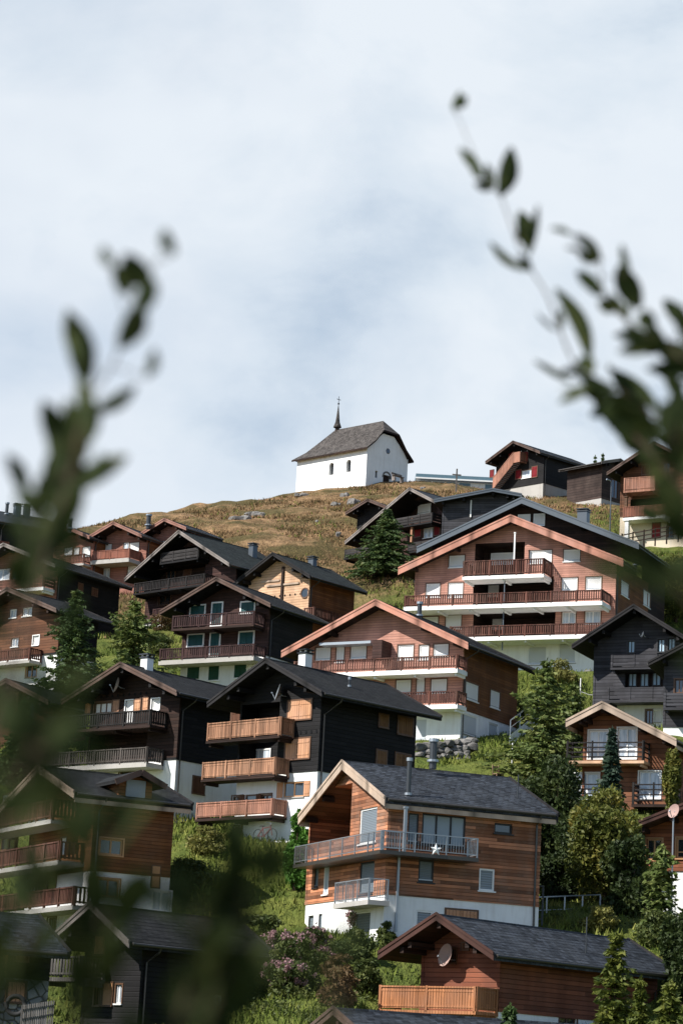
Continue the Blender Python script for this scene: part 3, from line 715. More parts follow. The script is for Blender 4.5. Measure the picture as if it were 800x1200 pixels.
BRANCHES = [{'label': 'arching leafy shoot reaching into the sky on the right',
  'seed': 1,
  'pts': [(0.4192, 2.72, 2.3009), (0.3426, 2.72, 2.3926), (0.2917, 2.74, 2.4533), (0.2503, 2.75, 2.5081), (0.2179, 2.76, 2.5894), (0.19, 2.77, 2.6367), (0.1649, 2.78, 2.7055), (0.1422, 2.78, 2.7352), (0.1077, 2.78, 2.8116)],
  'll': 0.03,
  'lw': 0.013,
  'n': 9,
  'leaves': [((0.1046, 2.7509, 2.7999), (0.1111, 2.769, 2.8325), 0.0101), ((0.1373, 2.7215, 2.7144), (0.1118, 2.7395, 2.7514), 0.0127), ((0.1601, 2.7349, 2.6951), (0.1703, 2.7319, 2.7527), 0.0237),
             ((0.1979, 2.7762, 2.6474), (0.1844, 2.7726, 2.6915), 0.0241), ((0.1957, 2.754, 2.6317), (0.2028, 2.7351, 2.6864), 0.0092), ((0.1945, 2.7703, 2.6198), (0.1527, 2.7718, 2.6526), 0.012),
             ((0.2669, 2.7364, 2.509), (0.2263, 2.7479, 2.594), 0.0201), ((0.2467, 2.7343, 2.4807), (0.2041, 2.7324, 2.5035), 0.0109), ((0.3422, 2.7207, 2.4169), (0.2729, 2.7168, 2.4597), 0.0272),
             ((0.3167, 2.7263, 2.4101), (0.2629, 2.7168, 2.4787), 0.0218), ((0.3404, 2.77, 2.4423), (0.2938, 2.7612, 2.5008), 0.0185), ((0.3469, 2.7488, 2.4548), (0.2885, 2.768, 2.5104), 0.0165),
             ((0.356, 2.7869, 2.402), (0.3203, 2.7959, 2.452), 0.026), ((0.3753, 2.7533, 2.3977), (0.358, 2.7444, 2.4404), 0.0239), ((0.3334, 2.7229, 2.4024), (0.2991, 2.7416, 2.4346), 0.0218),
             ((0.3217, 2.7513, 2.4482), (0.3091, 2.7359, 2.4925), 0.0165), ((0.3675, 2.7599, 2.3648), (0.3395, 2.7709, 2.405), 0.0239)]},
 {'label': 'leafy side shoot at the right edge below the arching one',
  'seed': 2,
  'pts': [(0.3979, 2.6, 2.4307), (0.3428, 2.6, 2.4792), (0.3026, 2.61, 2.5083), (0.2709, 2.62, 2.543), (0.2607, 2.62, 2.5808), (0.2359, 2.62, 2.6103)],
  'll': 0.034,
  'lw': 0.015,
  'n': 9,
  'leaves': [((0.2623, 2.6009, 2.5784), (0.2306, 2.5929, 2.6046), 0.0121), ((0.3089, 2.6451, 2.5424), (0.2837, 2.6288, 2.584), 0.0282), ((0.2958, 2.628, 2.5738), (0.2876, 2.6372, 2.6113), 0.0096),
             ((0.2646, 2.595, 2.5386), (0.2474, 2.5772, 2.5376), 0.0078), ((0.3311, 2.602, 2.4895), (0.2896, 2.6083, 2.5118), 0.013), ((0.335, 2.625, 2.4927), (0.3005, 2.611, 2.4915), 0.0175),
             ((0.355, 2.6146, 2.5154), (0.3324, 2.6214, 2.5468), 0.0209), ((0.3651, 2.6138, 2.459), (0.3396, 2.6192, 2.4989), 0.0244), ((0.3597, 2.6574, 2.4921), (0.3328, 2.6647, 2.5005), 0.0159),
             ((0.3667, 2.6113, 2.498), (0.3417, 2.5988, 2.5193), 0.0191), ((0.354, 2.6077, 2.4304), (0.3351, 2.6081, 2.467), 0.0174), ((0.3502, 2.6513, 2.4659), (0.3254, 2.6623, 2.484), 0.0141)]},
 {'label': 'leafy twig hanging over the skyline chalet at the right',
  'seed': 4,
  'pts': [(0.3067, 1.9, 2.0677), (0.2679, 1.9, 2.1317), (0.256, 1.9, 2.1712), (0.2518, 1.9, 2.2115)],
  'll': 0.045,
  'lw': 0.022,
  'n': 4,
  'leaves': [((0.2635, 1.9354, 2.2076), (0.2461, 1.9359, 2.2414), 0.0258), ((0.2711, 1.9381, 2.1812), (0.2534, 1.9213, 2.2137), 0.0284), ((0.261, 1.9086, 2.1466), (0.2401, 1.9036, 2.1712), 0.0229),
             ((0.2736, 1.9242, 2.1239), (0.2483, 1.9111, 2.1465), 0.0257), ((0.2657, 1.9297, 2.22), (0.2553, 1.9315, 2.2511), 0.0193), ((0.2511, 1.9322, 2.1447), (0.2276, 1.9313, 2.1568), 0.0167)]},
 {'label': 'curled leafy shoot standing on the left against the sky',
  'seed': 5,
  'pts': [(-0.226, 1.75, 1.9282), (-0.2153, 1.76, 2.0019), (-0.2063, 1.77, 2.0654), (-0.1948, 1.78, 2.118), (-0.1897, 1.8, 2.1742), (-0.1707, 1.8, 2.214), (-0.1601, 1.82, 2.2665), (-0.1449, 1.85, 2.3175)],
  'll': 0.045,
  'lw': 0.021,
  'n': 0,
  'leaves': [((-0.1349, 1.8244, 2.304), (-0.1435, 1.8367, 2.3279), 0.0128), ((-0.1484, 1.8012, 2.2704), (-0.1694, 1.7927, 2.2915), 0.0204), ((-0.1527, 1.7643, 2.2391), (-0.1423, 1.7596, 2.2625), 0.0171),
             ((-0.1675, 1.7927, 2.2198), (-0.1522, 1.7745, 2.25), 0.0185), ((-0.1753, 1.7639, 2.2724), (-0.184, 1.7839, 2.2943), 0.0094), ((-0.1917, 1.8122, 2.1955), (-0.2071, 1.8016, 2.2483), 0.0205),
             ((-0.1937, 1.7948, 2.2099), (-0.2099, 1.8138, 2.2539), 0.0138), ((-0.1866, 1.8318, 2.1816), (-0.1577, 1.8456, 2.2067), 0.0122), ((-0.1461, 1.7914, 2.1986), (-0.142, 1.7911, 2.2207), 0.0084),
             ((-0.2073, 1.8141, 2.1435), (-0.22, 1.7966, 2.1781), 0.0187), ((-0.1914, 1.8044, 2.133), (-0.2039, 1.7953, 2.1799), 0.0235), ((-0.2082, 1.8304, 2.1178), (-0.1575, 1.8129, 2.1446), 0.0189),
             ((-0.1913, 1.8143, 2.1124), (-0.21, 1.8291, 2.1601), 0.0266), ((-0.182, 1.7782, 2.1447), (-0.1911, 1.794, 2.1841), 0.0184), ((-0.2316, 1.8298, 2.1139), (-0.2447, 1.8105, 2.1406), 0.0128),
             ((-0.2186, 1.8166, 2.0924), (-0.2254, 1.7966, 2.1115), 0.0188), ((-0.2025, 1.8003, 2.0972), (-0.2201, 1.7977, 2.1209), 0.0204), ((-0.204, 1.7763, 2.0668), (-0.1874, 1.7693, 2.0972), 0.0184),
             ((-0.1978, 1.8245, 2.1029), (-0.214, 1.8172, 2.1452), 0.0243), ((-0.1856, 1.7719, 2.1103), (-0.1731, 1.7799, 2.138), 0.0177), ((-0.2008, 1.7959, 2.1215), (-0.2156, 1.8078, 2.162), 0.0192),
             ((-0.205, 1.7788, 2.0766), (-0.186, 1.7716, 2.1165), 0.0237), ((-0.167, 1.824, 2.2707), (-0.1782, 1.8243, 2.2935), 0.0158), ((-0.1579, 1.8005, 2.2539), (-0.1676, 1.79, 2.2241), 0.0144),
             ((-0.1847, 1.7612, 2.1515), (-0.1942, 1.7785, 2.1936), 0.0153), ((-0.2109, 1.7669, 2.0522), (-0.1968, 1.7807, 2.0868), 0.0212), ((-0.2238, 1.7894, 2.0313), (-0.2132, 1.8075, 2.0667), 0.0215)]},
 {'label': 'dark leafy shoot rising along the left edge',
  'seed': 6,
  'pts': [(-0.2087, 1.5, 1.8347), (-0.1953, 1.5, 1.9158), (-0.1876, 1.5, 1.9777), (-0.1841, 1.5, 2.0301)],
  'll': 0.034,
  'lw': 0.015,
  'n': 6,
  'leaves': [((-0.1875, 1.5031, 2.0044), (-0.1735, 1.4968, 2.0299), 0.015), ((-0.1943, 1.4895, 1.9805), (-0.1805, 1.4845, 2.006), 0.0139), ((-0.1747, 1.539, 1.9912), (-0.1642, 1.5443, 2.0196), 0.0133),
             ((-0.1529, 1.5139, 2.0085), (-0.1662, 1.5071, 2.0221), 0.0101), ((-0.1648, 1.5144, 1.9609), (-0.1521, 1.4993, 1.9795), 0.0121)]},
 {'label': 'dense leafy twig crossing the right edge in the sky', 'seed': 3, 'pts': [(0.3931, 2.5, 2.2966), (0.3403, 2.5, 2.3557), (0.2942, 2.52, 2.4033), (0.2474, 2.54, 2.4354)], 'll': 0.042, 'lw': 0.019, 'n': 17},
 {'label': 'leafy twig along the right edge between the sky leaves and the skyline chalet',
  'seed': 14,
  'pts': [(0.3844, 2.3, 2.3071), (0.3437, 2.3, 2.3625), (0.3112, 2.3, 2.3939), (0.2828, 2.3, 2.409)],
  'll': 0.038,
  'lw': 0.017,
  'n': 12},
 {'label': 'soft leafy shoot low on the left before the white base',
  'seed': 7,
  'leaves': [((-0.155, 1.21, 1.8416), (-0.1256, 1.2259, 1.8616), 0.0145), ((-0.1474, 1.2221, 1.8312), (-0.1143, 1.2111, 1.8377), 0.013), ((-0.1569, 1.184, 1.8542), (-0.1317, 1.199, 1.8697), 0.0142),
             ((-0.126, 1.1604, 1.8447), (-0.1093, 1.1733, 1.8671), 0.0116), ((-0.1201, 1.2238, 1.8451), (-0.1066, 1.2225, 1.858), 0.0106), ((-0.1537, 1.1842, 1.8147), (-0.1301, 1.1754, 1.8268), 0.0142),
             ((-0.1406, 1.1804, 1.8545), (-0.1383, 1.1782, 1.8783), 0.0118)],
  'pts': [(-0.1654, 1.2, 1.7411), (-0.1505, 1.2, 1.8006), (-0.1417, 1.2, 1.841), (-0.1319, 1.2, 1.8698)],
  'll': 0.03,
  'lw': 0.013,
  'n': 13},
 {'label': 'large blurred leafy shoot in the lower left corner', 'seed': 8, 'pts': [(-0.1351, 1.3, 1.6722), (-0.1181, 1.3, 1.7267), (-0.1087, 1.3, 1.7735), (-0.1099, 1.3, 1.8204)], 'll': 0.034, 'lw': 0.015, 'n': 22},
 {'label': 'blurred leafy shoot rising from the bottom edge left of the garden', 'seed': 9, 'pts': [(-0.0722, 1.3, 1.6754), (-0.0564, 1.3, 1.7258), (-0.042, 1.3, 1.7685), (-0.037, 1.3, 1.807)], 'll': 0.034, 'lw': 0.015, 'n': 27},
 {'label': 'blurred leafy spray over the dark lower left chalet', 'seed': 16, 'pts': [(-0.0971, 1.3, 1.67), (-0.0746, 1.3, 1.7123), (-0.0622, 1.3, 1.7506), (-0.0604, 1.3, 1.7887)], 'll': 0.034, 'lw': 0.015, 'n': 18},
 {'label': 'blurred leafy spray at the very bottom left edge', 'seed': 17, 'pts': [(-0.1781, 1.3, 1.6823), (-0.1566, 1.3, 1.7289), (-0.1465, 1.3, 1.7631), (-0.1402, 1.3, 1.7931)], 'll': 0.034, 'lw': 0.015, 'n': 18},
 {'label': 'short blurred leaf tips above the bottom edge by the flowers', 'seed': 10, 'pts': [(0.0028, 1.0, 1.6809), (0.0062, 1.0, 1.7096), (0.0083, 1.0, 1.7321), (0.004, 1.0, 1.7513)], 'll': 0.018, 'lw': 0.007, 'n': 8},
 {'label': 'blurred leafy twig over the black plank chalet on the right edge', 'seed': 11, 'pts': [(0.1985, 1.2, 1.8832), (0.1818, 1.2, 1.9151), (0.1649, 1.2, 1.9432), (0.14, 1.2, 1.9564)], 'll': 0.034, 'lw': 0.012, 'n': 8}]
# ---------------------------------------------------------------- helpers
scene = bpy.context.scene
COL = scene.collection
R = math.radians
rng = random.Random(7)

class MB:
    """collects faces, then links them as one mesh object"""
    def __init__(s): s.v = []; s.f = []; s.m = []
    def face(s, pts, mi=0):
        n = len(s.v); s.v += [tuple(p) for p in pts]; s.f.append(tuple(range(n, n + len(pts)))); s.m.append(mi)
    def hexa(s, p, mi=0, mtop=None):
        # p: 8 corners, bottom ring 0-3 (ccw), top ring 4-7
        n = len(s.v); s.v += [tuple(q) for q in p]
        for k, q in enumerate(((3, 2, 1, 0), (4, 5, 6, 7), (0, 1, 5, 4), (1, 2, 6, 5), (2, 3, 7, 6), (3, 0, 4, 7))):
            s.f.append(tuple(n + i for i in q)); s.m.append(mtop if (mtop is not None and k == 1) else mi)
    def box(s, x0, x1, y0, y1, z0, z1, mi=0):
        s.hexa([(x0, y0, z0), (x1, y0, z0), (x1, y1, z0), (x0, y1, z0), (x0, y0, z1), (x1, y0, z1), (x1, y1, z1), (x0, y1, z1)], mi)
    def bar(s, a, b, w, h=None, mi=0, up=(0, 0, 1)):
        a = Vector(a); b = Vector(b); d = (b - a).normalized(); h = h or w
        u = Vector(up)
        if abs(d.dot(u)) > .95: u = Vector((0, 1, 0))
        r = d.cross(u).normalized() * (w / 2); t = r.cross(d).normalized() * (h / 2)
        s.hexa([a - r - t, a + r - t, a + r + t, a - r + t, b - r - t, b + r - t, b + r + t, b - r + t], mi)
    def tube(s, pts, rad, n=8, mi=0, caps=True):
        pts = [Vector(p) for p in pts]
        if not isinstance(rad, (list, tuple)): rad = [rad] * len(pts)
        rings = []
        for i, p in enumerate(pts):
            d = (pts[min(i + 1, len(pts) - 1)] - pts[max(i - 1, 0)]).normalized()
            u = Vector((0, 0, 1)) if abs(d.z) < .9 else Vector((0, 1, 0))
            r = d.cross(u).normalized(); t = r.cross(d)
            k = len(s.v); rings.append(k)
            for j in range(n):
                a = 2 * math.pi * j / n
                s.v.append(tuple(p + (r * math.cos(a) + t * math.sin(a)) * rad[i]))
        for a, b in zip(rings, rings[1:]):
            for j in range(n):
                s.f.append((a + j, a + (j + 1) % n, b + (j + 1) % n, b + j)); s.m.append(mi)
        if caps:
            s.f.append(tuple(rings[0] + j for j in range(n))); s.m.append(mi)
            s.f.append(tuple(rings[-1] + j for j in reversed(range(n)))); s.m.append(mi)
    def build(s, name, mats, parent=None, smooth=False, loc=None):
        me = bpy.data.meshes.new(name); me.from_pydata(s.v, [], s.f)
        if not isinstance(mats, (list, tuple)): mats = [mats]
        for m in mats: me.materials.append(m)
        if len(mats) > 1: me.polygons.foreach_set('material_index', s.m)
        if smooth: me.polygons.foreach_set('use_smooth', [True] * len(me.polygons))
        me.update()
        o = bpy.data.objects.new(name, me); COL.objects.link(o)
        if parent is not None: o.parent = parent
        if loc is not None: o.location = loc
        return o

def recalc(o):
    bm = bmesh.new(); bm.from_mesh(o.data); bmesh.ops.recalc_face_normals(bm, faces=bm.faces); bm.to_mesh(o.data); bm.free()
    return o
def tag(o, label=None, cat=None, group=None, kind=None):
    if label: o['label'] = label
    if cat: o['category'] = cat
    if group: o['group'] = group
    if kind: o['kind'] = kind
    return o
def empty(name, loc, rz=0):
    e = bpy.data.objects.new(name, None); COL.objects.link(e); e.location = loc; e.rotation_euler = (0, 0, rz); e.empty_display_size = .5
    return e

# ---------------------------------------------------------------- materials
M = {}
class NT:
    def __init__(s, name):
        s.mat = bpy.data.materials.new(name); s.mat.use_nodes = True; s.t = s.mat.node_tree
        s.n = s.t.nodes; s.b = s.n['Principled BSDF']; s.out = s.n['Material Output']
        M[name] = s.mat
    def new(s, typ, **kw):
        n = s.n.new(typ)
        for k, v in kw.items():
            if k.startswith('_'): setattr(n, k[1:], v)
            else: n.inputs[k.replace('__', ' ')].default_value = v
        return n
    def l(s, a, b): s.t.links.new(a, b)
    def co(s, kind='Object'): return s.new('ShaderNodeTexCoord').outputs[kind]
    def math(s, op, a, b=None, c=None):
        n = s.new('ShaderNodeMath', _operation=op)
        for i, v in enumerate((a, b, c)):
            if v is None: continue
            if isinstance(v, (int, float)): n.inputs[i].default_value = v
            else: s.l(v, n.inputs[i])
        return n.outputs[0]
    def mix(s, f, a, b, blend='MIX'):
        n = s.new('ShaderNodeMix', _data_type='RGBA', _blend_type=blend)
        for i, v in ((0, f), (6, a), (7, b)):
            if isinstance(v, (int, float)): n.inputs[i].default_value = v
            elif isinstance(v, tuple): n.inputs[i].default_value = (*v, 1)
            else: s.l(v, n.inputs[i])
        return n.outputs[2]
    def noise(s, vec, scale, detail=3, rough=.55, dims='3D'):
        n = s.new('ShaderNodeTexNoise', Scale=scale, Detail=detail, Roughness=rough, _noise_dimensions=dims); s.l(vec, n.inputs['Vector']); return n.outputs['Fac']
    def mapping(s, vec, scale=(1, 1, 1), loc=(0, 0, 0)):
        n = s.new('ShaderNodeMapping'); n.inputs['Scale'].default_value = scale; n.inputs['Location'].default_value = loc; s.l(vec, n.inputs['Vector']); return n.outputs[0]
    def ramp(s, f, stops):
        n = s.new('ShaderNodeValToRGB'); s.l(f, n.inputs[0]); e = n.color_ramp.elements
        while len(e) < len(stops): e.new(.5)
        for q, (p, c) in zip(e, stops): q.position = p; q.color = (*c, 1) if isinstance(c, tuple) else (c, c, c, 1)
        return n.outputs[0]
    def bump(s, h, strength=.4, dist=.03):
        n = s.new('ShaderNodeBump', Strength=strength, Distance=dist); s.l(h, n.inputs['Height']); s.l(n.outputs[0], s.b.inputs['Normal'])
    def base(s, c, rough=.7, spec=.3):
        if isinstance(c, tuple): s.b.inputs['Base Color'].default_value = (*c, 1)
        else: s.l(c, s.b.inputs['Base Color'])
        s.b.inputs['Roughness'].default_value = rough; s.b.inputs['Specular IOR Level'].default_value = spec

def sc(c, k): return tuple(min(1, x * k) for x in c)

def wood(name, c, plank=.17, axis='z', var=.35, rough=.75, grey=0.0, weather=.3, spec=.2, wcol=None):
    """boards with dark joints, board to board variation and grain"""
    m = NT(name); co = m.co(); sep = m.new('ShaderNodeSeparateXYZ'); m.l(co, sep.inputs[0])
    if axis == 'z': q = sep.outputs[2]; along = m.math('ADD', sep.outputs[0], sep.outputs[1])
    elif axis == 'x': q = m.math('ADD', sep.outputs[0], sep.outputs[1]); along = sep.outputs[2]
    t = m.math('DIVIDE', q, plank); fl = m.math('FLOOR', t); fr = m.math('SUBTRACT', t, fl)
    seg = m.math('FLOOR', m.math('DIVIDE', m.math('ADD', along, m.math('MULTIPLY', fl, 1.37)), 3.1))
    cmb = m.new('ShaderNodeCombineXYZ'); m.l(fl, cmb.inputs[0]); m.l(seg, cmb.inputs[1])
    wn = m.new('ShaderNodeTexWhiteNoise', _noise_dimensions='2D'); m.l(cmb.outputs[0], wn.inputs['Vector'])
    sx = (1.2, 1.2, 14) if axis == 'z' else (14, 14, 1.2)
    gr = m.noise(m.mapping(co, sx), 1.6, 4, .6)
    st = m.noise(co, .55, 4, .65)
    joint = m.math('MINIMUM', m.math('MULTIPLY', fr, 9), m.math('MULTIPLY', m.math('SUBTRACT', 1, fr), 9)); joint = m.math('MINIMUM', joint, 1)
    col = m.mix(wn.outputs[0], sc(c, 1 - var), sc(c, 1 + var))
    col = m.mix(m.math('MULTIPLY', gr, .6), col, m.mix(1.0, col, (.45, .42, .42), 'MULTIPLY'))
    wc = wcol or tuple(.5 * x + .5 * sum(c) / 3 for x in c)
    col = m.mix(m.math('MULTIPLY', m.ramp(st, [(.42, 0.0), (.68, 1.0)]), weather), col, wc)
    stk = m.noise(m.mapping(co, (.8, .8, .25)), 1.3, 2, .5)          # rain streaks and bleached patches
    col = m.mix(m.math('MULTIPLY', m.ramp(stk, [(.38, 1.0), (.62, 0.0)]), .42), col, m.mix(1.0, col, (.40, .37, .36), 'MULTIPLY'))
    knot = m.new('ShaderNodeTexVoronoi', Scale=1.0); m.l(m.mapping(co, (2.2, 2.2, 5.5)), knot.inputs['Vector'])
    col = m.mix(m.ramp(knot.outputs['Distance'], [(.06, .6), (.11, 0.0)]), col, sc(c, .25))
    col = m.mix(joint, sc(c, .28), col)
    m.base(col, rough, spec); m.bump(m.math('ADD', joint, m.math('MULTIPLY', gr, .25)), .6, .025)
    return m

def setup_materials():
    wood('larch', (.47, .195, .10), .14, var=.68, weather=.6, wcol=(.30, .21, .155))
    wood('wood_black', (.010, .0092, .0098), .2, var=.45, weather=.35, spec=.25, wcol=(.018, .017, .018))
    wood('wood_dark', (.040, .021, .015), .18, var=.4)
    wood('wood_mid', (.17, .09, .05), .16)
    wood('wood_brown', (.16, .07, .036), .18, var=.4)
    wood('wood_brown2', (.075, .037, .030), .18, var=.35)
    wood('wood_brownside', (.22, .088, .032), .16, var=.25)
    wood('wood_brownlog', (.24, .10, .05), .26, var=.3)
    wood('wood_redbrown', (.24, .082, .044), .18, var=.3)
    wood('wood_redbrown2', (.32, .11, .05), .18, var=.3)  # lighter red brown boards for the right edge chalet
    wood('wood_pink', (.64, .33, .25), .16, var=.14, weather=.3, wcol=(.5, .24, .17))
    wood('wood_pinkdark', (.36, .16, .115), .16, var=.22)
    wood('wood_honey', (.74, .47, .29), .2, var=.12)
    wood('wood_log', (.046, .03, .025), .28, var=.4, weather=.6, wcol=(.085, .06, .05))
    wood('wood_greyblack', (.058, .058, .066), .2, var=.35, weather=.4, wcol=(.07, .07, .075))
    wood('wood_greydark', (.048, .044, .043), .14, var=.4)
    wood('wood_orange', (.46, .195, .085), .14, 'x', var=.2)
    wood('wood_orange2', (.42, .22, .13), .14, 'x', var=.42, weather=.4, wcol=(.28, .18, .12))
    wood('wood_orange3', (.43, .205, .135), .14, 'x', var=.25, weather=.3)
    wood('wood_rail', (.125, .05, .036), .13, 'x', var=.6, weather=.5, wcol=(.2, .12, .09))
    wood('wood_rail2', (.07, .036, .034), .13, 'x', var=.35)
    wood('wood_railpink', (.33, .13, .085), .13, 'x', var=.3)
    wood('wood_black2', (.025, .022, .021), .13, 'x', var=.4)
    wood('wood_grey', (.20, .185, .17), .13, 'x', var=.3)
    wood('wood_grey2', (.105, .09, .08), .13, 'x', var=.35)
    wood('shutter_wood', (.72, .38, .21), .16, 'x', var=.14)
    wood('shutter_shade', (.25, .13, .06), .16, 'x', var=.14)  # shutter_wood darkened so its colour carries the side wall's shade
    wood('shutter_brown', (.15, .065, .035), .16, 'x', var=.2)
    wood('shutter_red', (.27, .018, .026), .16, 'x', var=.2)
    wood('barge_pink', (.62, .29, .205), 3.0, 'x', var=.05, weather=.3)
    wood('barge_pinkd', (.40, .20, .15), 3.0, 'x', var=.05, weather=.4)
    wood('barge_pale', (.60, .46, .35), 3.0, 'x', var=.05, weather=.6, wcol=(.3, .25, .21))
    wood('barge_red', (.085, .038, .028), 3.0, 'x', var=.05)
    wood('barge_brown', (.12, .075, .058), 3.0, 'x', var=.08, weather=.5, wcol=(.18, .14, .125))
    wood('barge_dark', (.028, .026, .027), 3.0, 'x', var=.1)
    wood('barge_grey', (.23, .20, .18), 3.0, 'x', var=.1, weather=.7, wcol=(.34, .31, .29))
    wood('log_end', (.35, .23, .15), .5, 'x', var=.3)
    # plaster
    for nm, c in (('plaster', (.82, .82, .80)), ('cream', (.62, .53, .40)), ('concrete', (.40, .38, .35)), ('white_paint', (.78, .78, .77))):
        m = NT(nm); co = m.co()
        a = m.noise(co, .7, 5, .65); b = m.noise(m.mapping(co, (2.4, 2.4, .3)), 1.2, 5, .65)
        col = m.mix(m.math('MULTIPLY', m.ramp(a, [(.45, 0.), (.72, 1.)]), .36), c, sc(c, .72))
        col = m.mix(m.math('MULTIPLY', m.ramp(b, [(.50, 0.), (.70, 1.)]), .4), col, sc((.70, .66, .6), c[0]))
        m.base(col, .88, .2); m.bump(m.noise(co, 18, 3, .6), .25, .02)
    # slates and tiles: brick texture over (along the ridge, up the slope)
    def tiles(nm, c, w, h, mort=.25, var=.5, lich=None, rough=.55):
        m = NT(nm); co = m.co(); sep = m.new('ShaderNodeSeparateXYZ'); m.l(co, sep.inputs[0])
        cmb = m.new('ShaderNodeCombineXYZ'); m.l(sep.outputs[1], cmb.inputs[0]); m.l(m.math('MULTIPLY', sep.outputs[2], 2.4), cmb.inputs[1])
        br = m.new('ShaderNodeTexBrick', Scale=1.0, _offset=.5); m.l(cmb.outputs[0], br.inputs['Vector'])
        br.inputs['Brick Width'].default_value = w; br.inputs['Row Height'].default_value = h; br.inputs['Mortar Size'].default_value = .018; br.inputs['Mortar Smooth'].default_value = .2; br.inputs['Bias'].default_value = -.1
        br.inputs['Color1'].default_value = (*sc(c, 1 - var), 1); br.inputs['Color2'].default_value = (*sc(c, 1 + var), 1); br.inputs['Mortar'].default_value = (*sc(c, mort), 1)
        a = m.noise(co, .8, 5, .7)
        col = m.mix(m.math('MULTIPLY', m.ramp(a, [(.45, 0.), (.7, 1.)]), .45), br.outputs['Color'], lich or sc(c, 1.7))
        m.base(col, rough, .22)
        m.bump(m.math('ADD', m.math('SUBTRACT', 1, br.outputs['Fac']), m.noise(co, 5, 3)), .7, .03)
    tiles('slate', (.030, .035, .043), .26, .24, var=.65, lich=(.062, .068, .076), rough=.6)
    tiles('tile_dark', (.014, .0148, .015), .3, .3, var=.5, lich=(.028, .028, .026), rough=.8)
    tiles('tile_green', (.018, .023, .021), .5, .45, var=.35, lich=(.032, .037, .033), rough=.75)
    tiles('shingle', (.075, .066, .060), .22, .45, var=.5, lich=(.13, .118, .108), rough=.85)
    def metal_roof(nm, c, rough):
        m = NT(nm); co = m.co(); sep = m.new('ShaderNodeSeparateXYZ'); m.l(co, sep.inputs[0])
        fr = m.math('FRACT', m.math('DIVIDE', sep.outputs[1], .52)); seam = m.math('LESS_THAN', fr, .09)
        a = m.noise(co, .6, 4, .6)
        col = m.mix(m.ramp(a, [(.35, 0.), (.7, 1.)]), sc(c, .75), sc(c, 1.3)); col = m.mix(seam, col, sc(c, .5))
        m.base(col, rough, .5); m.b.inputs['Metallic'].default_value = .25; m.bump(seam, .7, .04)
    metal_roof('metal_grey', (.10, .12, .14), .5); metal_roof('metal_dark', (.022, .027, .032), .6)
    # rubble stone
    m = NT('stone'); co = m.co()
    vo = m.new('ShaderNodeTexVoronoi', Scale=2.6, _feature='DISTANCE_TO_EDGE'); m.l(co, vo.inputs['Vector'])
    vc = m.new('ShaderNodeTexVoronoi', Scale=2.6); m.l(co, vc.inputs['Vector'])
    e = m.ramp(vo.outputs['Distance'], [(.0, 0.), (.09, 1.)])
    sv = m.new('ShaderNodeSeparateColor'); m.l(vc.outputs['Color'], sv.inputs[0])
    col = m.mix(sv.outputs[0], (.10, .105, .11), (.33, .33, .33)); col = m.mix(e, (.05, .047, .043), col)
    m.base(col, .85, .2); m.bump(e, .8, .06)
    m = NT('rock'); co = m.co(); a = m.noise(co, 1.4, 6, .7)
    m.base(m.ramp(a, [(.3, (.08, .075, .07)), (.55, (.20, .19, .175)), (.75, (.32, .30, .28))]), .9, .2); m.bump(m.noise(co, 3, 6, .7), .8, .12)
    # plain things
    def plain(nm, c, rough=.5, spec=.4, metal=0, var=.12, scl=3):
        m = NT(nm); a = m.noise(m.co(), scl, 3)
        m.base(m.mix(a, sc(c, 1 - var), sc(c, 1 + var)), rough, spec); m.b.inputs['Metallic'].default_value = metal
    plain('steel', (.32, .35, .38), .42, .5, .6); plain('flue', (.045, .05, .056), .4, .5, .4); plain('gutter', (.06, .055, .05), .4, .5, .3)
    plain('frame_white', (.78, .78, .76)); plain('frame_brown', (.11, .055, .03)); plain('frame_honey', (.46, .24, .11)); plain('frame_dark', (.02, .02, .022))
    plain('dish', (.66, .65, .63), .5); plain('dish_pink', (.36, .24, .205), .7); plain('rubber', (.02, .02, .02), .8)
    plain('yellow_leaf', (.62, .45, .02), .7, var=.3); plain('bark', (.07, .05, .035), .9, .1, var=.4, scl=8); plain('metal_light', (.085, .10, .115), .4, .5, .3)
    plain('curtain', (.72, .71, .68), .9, .1); plain('curtain_blue', (.42, .56, .66), .9, .1); plain('dark_inside', (.01, .01, .011), .8, .1); plain('red_paint', (.12, .04, .035), .4)
    plain('star_white', (.85, .85, .83), .6); plain('teal_paint', (.10, .17, .21), .35, .5)
    # blinds and shutters with slats
    def slats(nm, c, pitch=.07, depth=.45):
        m = NT(nm); co = m.co(); sep = m.new('ShaderNodeSeparateXYZ'); m.l(co, sep.inputs[0])
        fr = m.math('FRACT', m.math('DIVIDE', sep.outputs[2], pitch)); w = m.math('PINGPONG', m.math('MULTIPLY', fr, 2), 1)
        a = m.noise(co, 1.3, 3)
        m.base(m.mix(w, m.mix(a, sc(c, .86), c), sc(c, 1 - depth)), .5, .35); m.bump(w, .5, .02)
    slats('blind', (.80, .79, .77), .06, .18); slats('blind_grey', (.20, .235, .265), .07, .3); slats('panel_blue', (.30, .355, .40), .9, .1); slats('louver', (.30, .34, .37), .1, .45); slats('garage', (.15, .165, .18), .11, .4)
    slats('green_shutter', (.012, .085, .088), .1, .35); slats('green_shutter2', (.010, .075, .040), .1, .35); slats('blind_base', (.62, .64, .65), .07, .2)
    # glass panes: dark room behind, mirror-like surface
    m = NT('glass'); m.base((.022, .026, .03), .04, .8); m.b.inputs['Coat Weight'].default_value = .6; m.b.inputs['Coat Roughness'].default_value = .03
    m.bump(m.noise(m.co(), .9, 2), .05, .05)
    m = NT('pane_bright'); m.base(m.mix(m.ramp(m.noise(m.mapping(m.co(), (5, 5, .6)), 1, 2), [(.4, 0.), (.6, 1.)]), (.34, .40, .46), (.60, .64, .68)), .12, .7)
